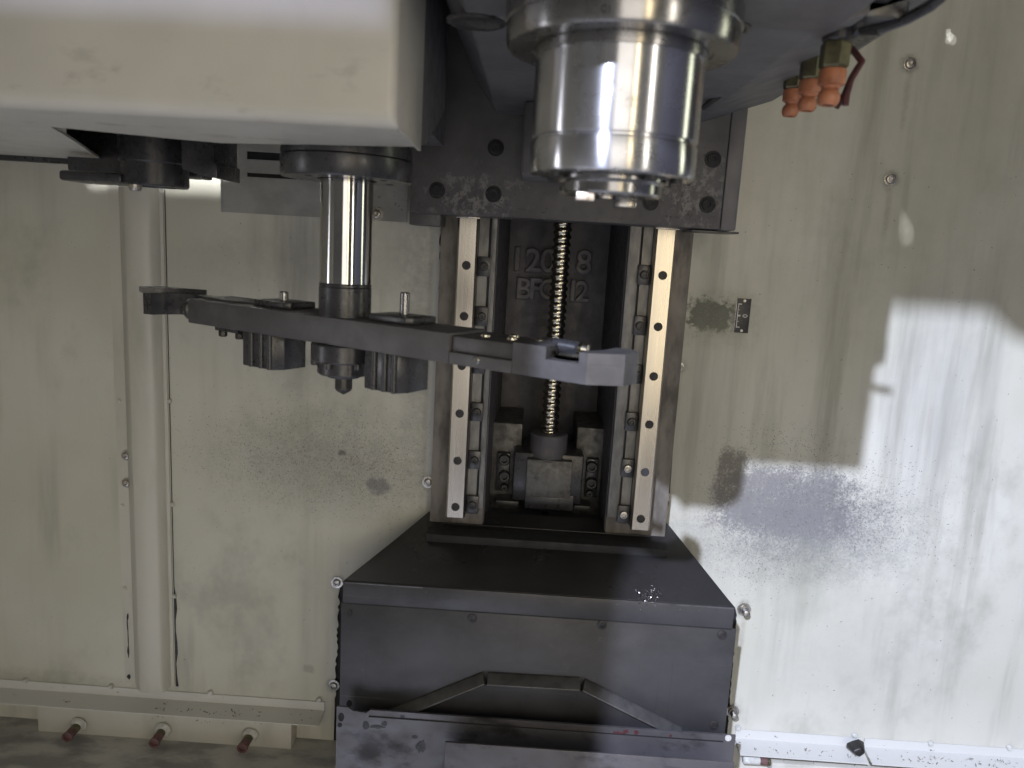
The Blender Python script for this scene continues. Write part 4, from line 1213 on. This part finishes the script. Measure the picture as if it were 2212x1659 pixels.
# ------------------------------------------------------------------ right ledge in two lengths
def ledge_r(name, xa, xb, yT, yF, yLp, Yl_, label):
    o = thing(name, at((xa + xb) / 2, yLp, Yl_), label, 'ledge', 'white drip ledges at the foot of the right wall')
    X0, X1 = at(xa, yT, YW).x, at(xb, yT, YW).x
    zt_, zf_, zl_ = at((xa + xb) / 2, yT, YW).z, at((xa + xb) / 2, yF, YW).z, at((xa + xb) / 2, yLp, Yl_).z
    MB().prism_x([(YW - .0005, zt_), (YW - .003, zt_), (YW - .0035, zf_), (Yl_, zl_ + .002), (Yl_, zl_), (YW - .0008, zf_ - .006)], X0, X1).build('folded_strip', M['paint_chipped'], o, 0)
    return o, X0, X1, zl_


l1, a, b_, zl1 = ledge_r('drip_ledge', 1588, 1861, 1583, 1602, 1641, 1.315, 'short white drip ledge beside the column foot cover, right wall')
l2_, a2, b2_, zl2 = ledge_r('drip_ledge', 1864, 2400, 1612, 1630, 1670, 1.315, 'long white drip ledge at the bottom right corner')
for x, y in ((1594, 1572), (1846, 1588)):
    MB().lathe([(0, -.006), (.004, -.005), (.0055, -.002), (.005, .002)], at(x, y, YW - .003), (0, 1, 0), 12).build('weld_tack', M['white'], l1)
for x, y in ((2010, 1606), (2180, 1615)):
    MB().lathe([(0, -.006), (.004, -.005), (.0055, -.002), (.005, .002)], at(x, y, YW - .003), (0, 1, 0), 12).build('weld_tack', M['white'], l2_)
# torn lump of black grease
rr_ = random.Random(5)
p = at(1853, 1618, 1.325)
gb = MB()
lo = [(p.x + .017 * math.cos(2 * math.pi * i / 9) * rr_.uniform(.75, 1.15), 1.335, p.z + .014 * math.sin(2 * math.pi * i / 9) * rr_.uniform(.75, 1.15)) for i in range(9)]
hi = [(p.x + (v[0] - p.x) * .6, 1.316, p.z + (v[2] - p.z) * .6 - .002) for v in lo]
gb.hexa(hi, lo, .002)
tag(gb.build('grease_lump', M['grease']), 'black lump of grease stuck on the right ledge', 'grease')
# fitting below the right ledge
fit = thing('hose_fitting', at(1634, 1643, 1.33), 'white and red pipe fitting under the right ledge', 'fitting')
a_, b_ = at(1604, 1641, 1.335), at(1642, 1643, 1.335)
MB().cyl(a_, b_, .008, 16, .002).build('white_sleeve', M['white'], fit)
a_, b_ = at(1642, 1643, 1.335), at(1657, 1644, 1.335)
MB().cyl(a_, b_, .0082, 16, .001).build('red_ring', M['red'], fit)
a_, b_ = at(1657, 1644, 1.335), at(1664, 1644, 1.335)
MB().cyl(a_, b_, .0075, 16, .001).build('end_cap', M['brass'], fit)
bx = MB().box(at(1666, 1650, 1.34).x, 1.4, 1.335, 1.358, ZF + .0, at(1800, 1654, 1.34).z, .002).build('coolant_box', M['paint'])
tag(bx, 'yellow stained pale box edge below the right ledge', 'coolant box')

# ------------------------------------------------------------------ scale plate on the right wall
sc_p = at(1604, 682, YW - .001)
sc = thing('scale_plate', (sc_p.x, YW - .001, sc_p.z), 'small black zero mark scale plate riveted to the right wall', 'scale plate')
w2, h2 = .0122, .0300
MB().box(sc_p.x - w2 - .0008, sc_p.x + w2 + .0003, YW - .0018, YW - .0003, sc_p.z - h2 - .0005, sc_p.z + h2 + .0005, .0004).build('metal_base', M['bolt'], sc)
MB().box(sc_p.x - w2, sc_p.x + w2, YW - .0024, YW - .0019, sc_p.z - h2, sc_p.z + h2, .0002).build('black_face', M['label'], sc)
yq0, yq1 = YW - .0029, YW - .0025


def mark(xa, xb, za_, zb__):
    MB().box(sc_p.x + xa, sc_p.x + xb, yq0, yq1, sc_p.z + za_, sc_p.z + zb__).build('scale_mark', M['print'], sc, 0)


mark(-.0098, -.0086, -.0210, .0210)
mark(-.00855, -.0036, .0194, .0210); mark(-.00855, -.0036, -.0210, -.0194)
mark(-.00855, -.0058, .0096, .0104); mark(-.00855, -.0058, -.0104, -.0096)
mark(-.00855, -.0040, -.0014, .0014)
put_text('0', .0125, (sc_p.x + .0035, YW - .0026, sc_p.z), M['print'], sc, 'digit', .0002, 0, (R(90), R(90), 0))
for dz in (-.0262, .0262):
    MB().lathe([(0, -.0006), (.0012, -.0006), (.0013, -.0014), (.0022, -.0014), (.0028, 0)], (sc_p.x + .0005, YW - .0024, sc_p.z + dz), (0, 1, 0), 14).build('rivet', M['bolt'], sc)

# ------------------------------------------------------------------ swarf
def gauss_wall(cx, cy, sx_, sy_, n, smin, smax, rn, Y=YW):
    out = []
    for _ in range(n):
        x, y = rn.gauss(cx, sx_), rn.gauss(cy, sy_)
        p = at(x, y, Y - .0002)
        out.append((p, rn.uniform(smin, smax), (0, -1, 0)))
    return out


rn = random.Random(11)
L = gauss_wall(690, 985, 120, 55, 1700, .0007, .0017, rn)
L += gauss_wall(800, 1010, 60, 50, 900, .0007, .0016, rn)
L += gauss_wall(520, 950, 120, 60, 420, .0006, .0014, rn)
L += [(at(rn.uniform(380, 920), rn.uniform(480, 1440), YW - .0002), rn.uniform(.0006, .0018), (0, -1, 0)) for _ in range(170)]
L += [(at(rn.uniform(10, 240), rn.uniform(600, 1440), YW - .0002), rn.uniform(.0005, .0012), (0, -1, 0)) for _ in range(70)]
L = [q_ for q_ in L if 368 + (q_[0].z < 0) < 1e9]
xlim0, xlim1 = at(366, 900, YW).x + .004, at(930, 900, YW).x
L = [q_ for q_ in L if (q_[0].x > xlim0 and q_[0].x < xlim1) or q_[0].x < at(240, 900, YW).x]
zdiag = lambda x: None
flakes(L, 'swarf', M['swarf'], 'fine dark swarf spattered over the left wall', rndseed=2)
Rr = gauss_wall(1760, 1090, 110, 60, 1700, .0007, .0017, rn)
Rr += gauss_wall(1900, 1120, 90, 60, 800, .0007, .0015, rn)
Rr += gauss_wall(1640, 1210, 70, 45, 600, .0007, .0016, rn)
Rr += gauss_wall(1690, 960, 70, 25, 420, .0007, .0015, rn)
Rr += gauss_wall(1530, 680, 30, 22, 260, .0008, .0020, rn)
Rr += [(at(rn.uniform(1610, 2210), rn.uniform(350, 1560), YW - .0002), rn.uniform(.0006, .0020), (0, -1, 0)) for _ in range(230)]
xl_ = lambda z: at(1490, 700, YW).x
dl0, dl1 = at(1442, 1125, YW), at(1592, 1300, YW)
def keep(p):
    if p.z > dl0.z: return p.x > at(1495, 700, YW).x
    if p.z > dl1.z: return p.x > dl0.x + (dl1.x - dl0.x) * (dl0.z - p.z) / (dl0.z - dl1.z) + .004
    return p.x > dl1.x + .006
flakes([q_ for q_ in Rr if keep(q_[0])], 'swarf', M['swarf'], 'fine dark swarf spattered over the right wall', rndseed=3)
# chips on ledges
Lg = []
for _ in range(70):
    Lg.append((at(rn.gauss(470, 90), rn.uniform(1528, 1562), 1.33) + Vector((0, -.006, .003)), rn.uniform(.0012, .0035), (0, -.6, .8)))
flakes([(p_, s_, n_) for p_, s_, n_ in Lg], 'swarf', M['swarf'], 'dark chips lying on the left drip ledge', rndseed=4)
Lg = []
for _ in range(110):
    x = rn.uniform(1600, 2200)
    y = 1583 + (x - 1590) * .055 + rn.uniform(24, 52)
    Lg.append((at(x, y, 1.33) + Vector((0, -.004, 0)), rn.uniform(.0010, .0034), (0, -.7, .7)))
flakes(Lg, 'swarf', M['swarf'], 'dark chips lying on the right drip ledges', rndseed=5)
Lg = []
for k_ in range(130):
    x, y = (rn.gauss(1402, 13), rn.gauss(1288, 11)) if k_ < 80 else (rn.uniform(900, 1570), 0)
    if not y: y = 1272 + (x - 741) * .052 + rn.uniform(-3, 8)
    Lg.append((at(x, y, YP - .002), rn.uniform(.0008, .0026) if k_ < 80 else rn.uniform(.0005, .0013), (rn.uniform(-.5, .5), -.7, rn.uniform(.2, .9))))
flakes(Lg, 'swarf', M['swarf_bright'], 'small heap of bright chips on the cover lip', rndseed=6)
Lg = []
for _ in range(240):
    x, y = rn.gauss(1000, 70), rn.gauss(432, 20)
    if y < 460: Lg.append((at(x, y, YH - .0006), rn.uniform(.0008, .0024), (0, -1, 0)))
for _ in range(160):
    x, y = rn.gauss(1495, 28), rn.gauss(415, 40)
    if y < 478 and x < 1555: Lg.append((at(x, y, YH - .0006), rn.uniform(.0008, .0024), (0, -1, 0)))
for _ in range(90):
    Lg.append((at(rn.uniform(960, 1550), 470 + rn.uniform(-3, 3), YH - .0006), rn.uniform(.0008, .0016), (0, -1, 0)))
flakes(Lg, 'swarf', M['cover'], 'grey swarf caked on the carriage face', rndseed=8)
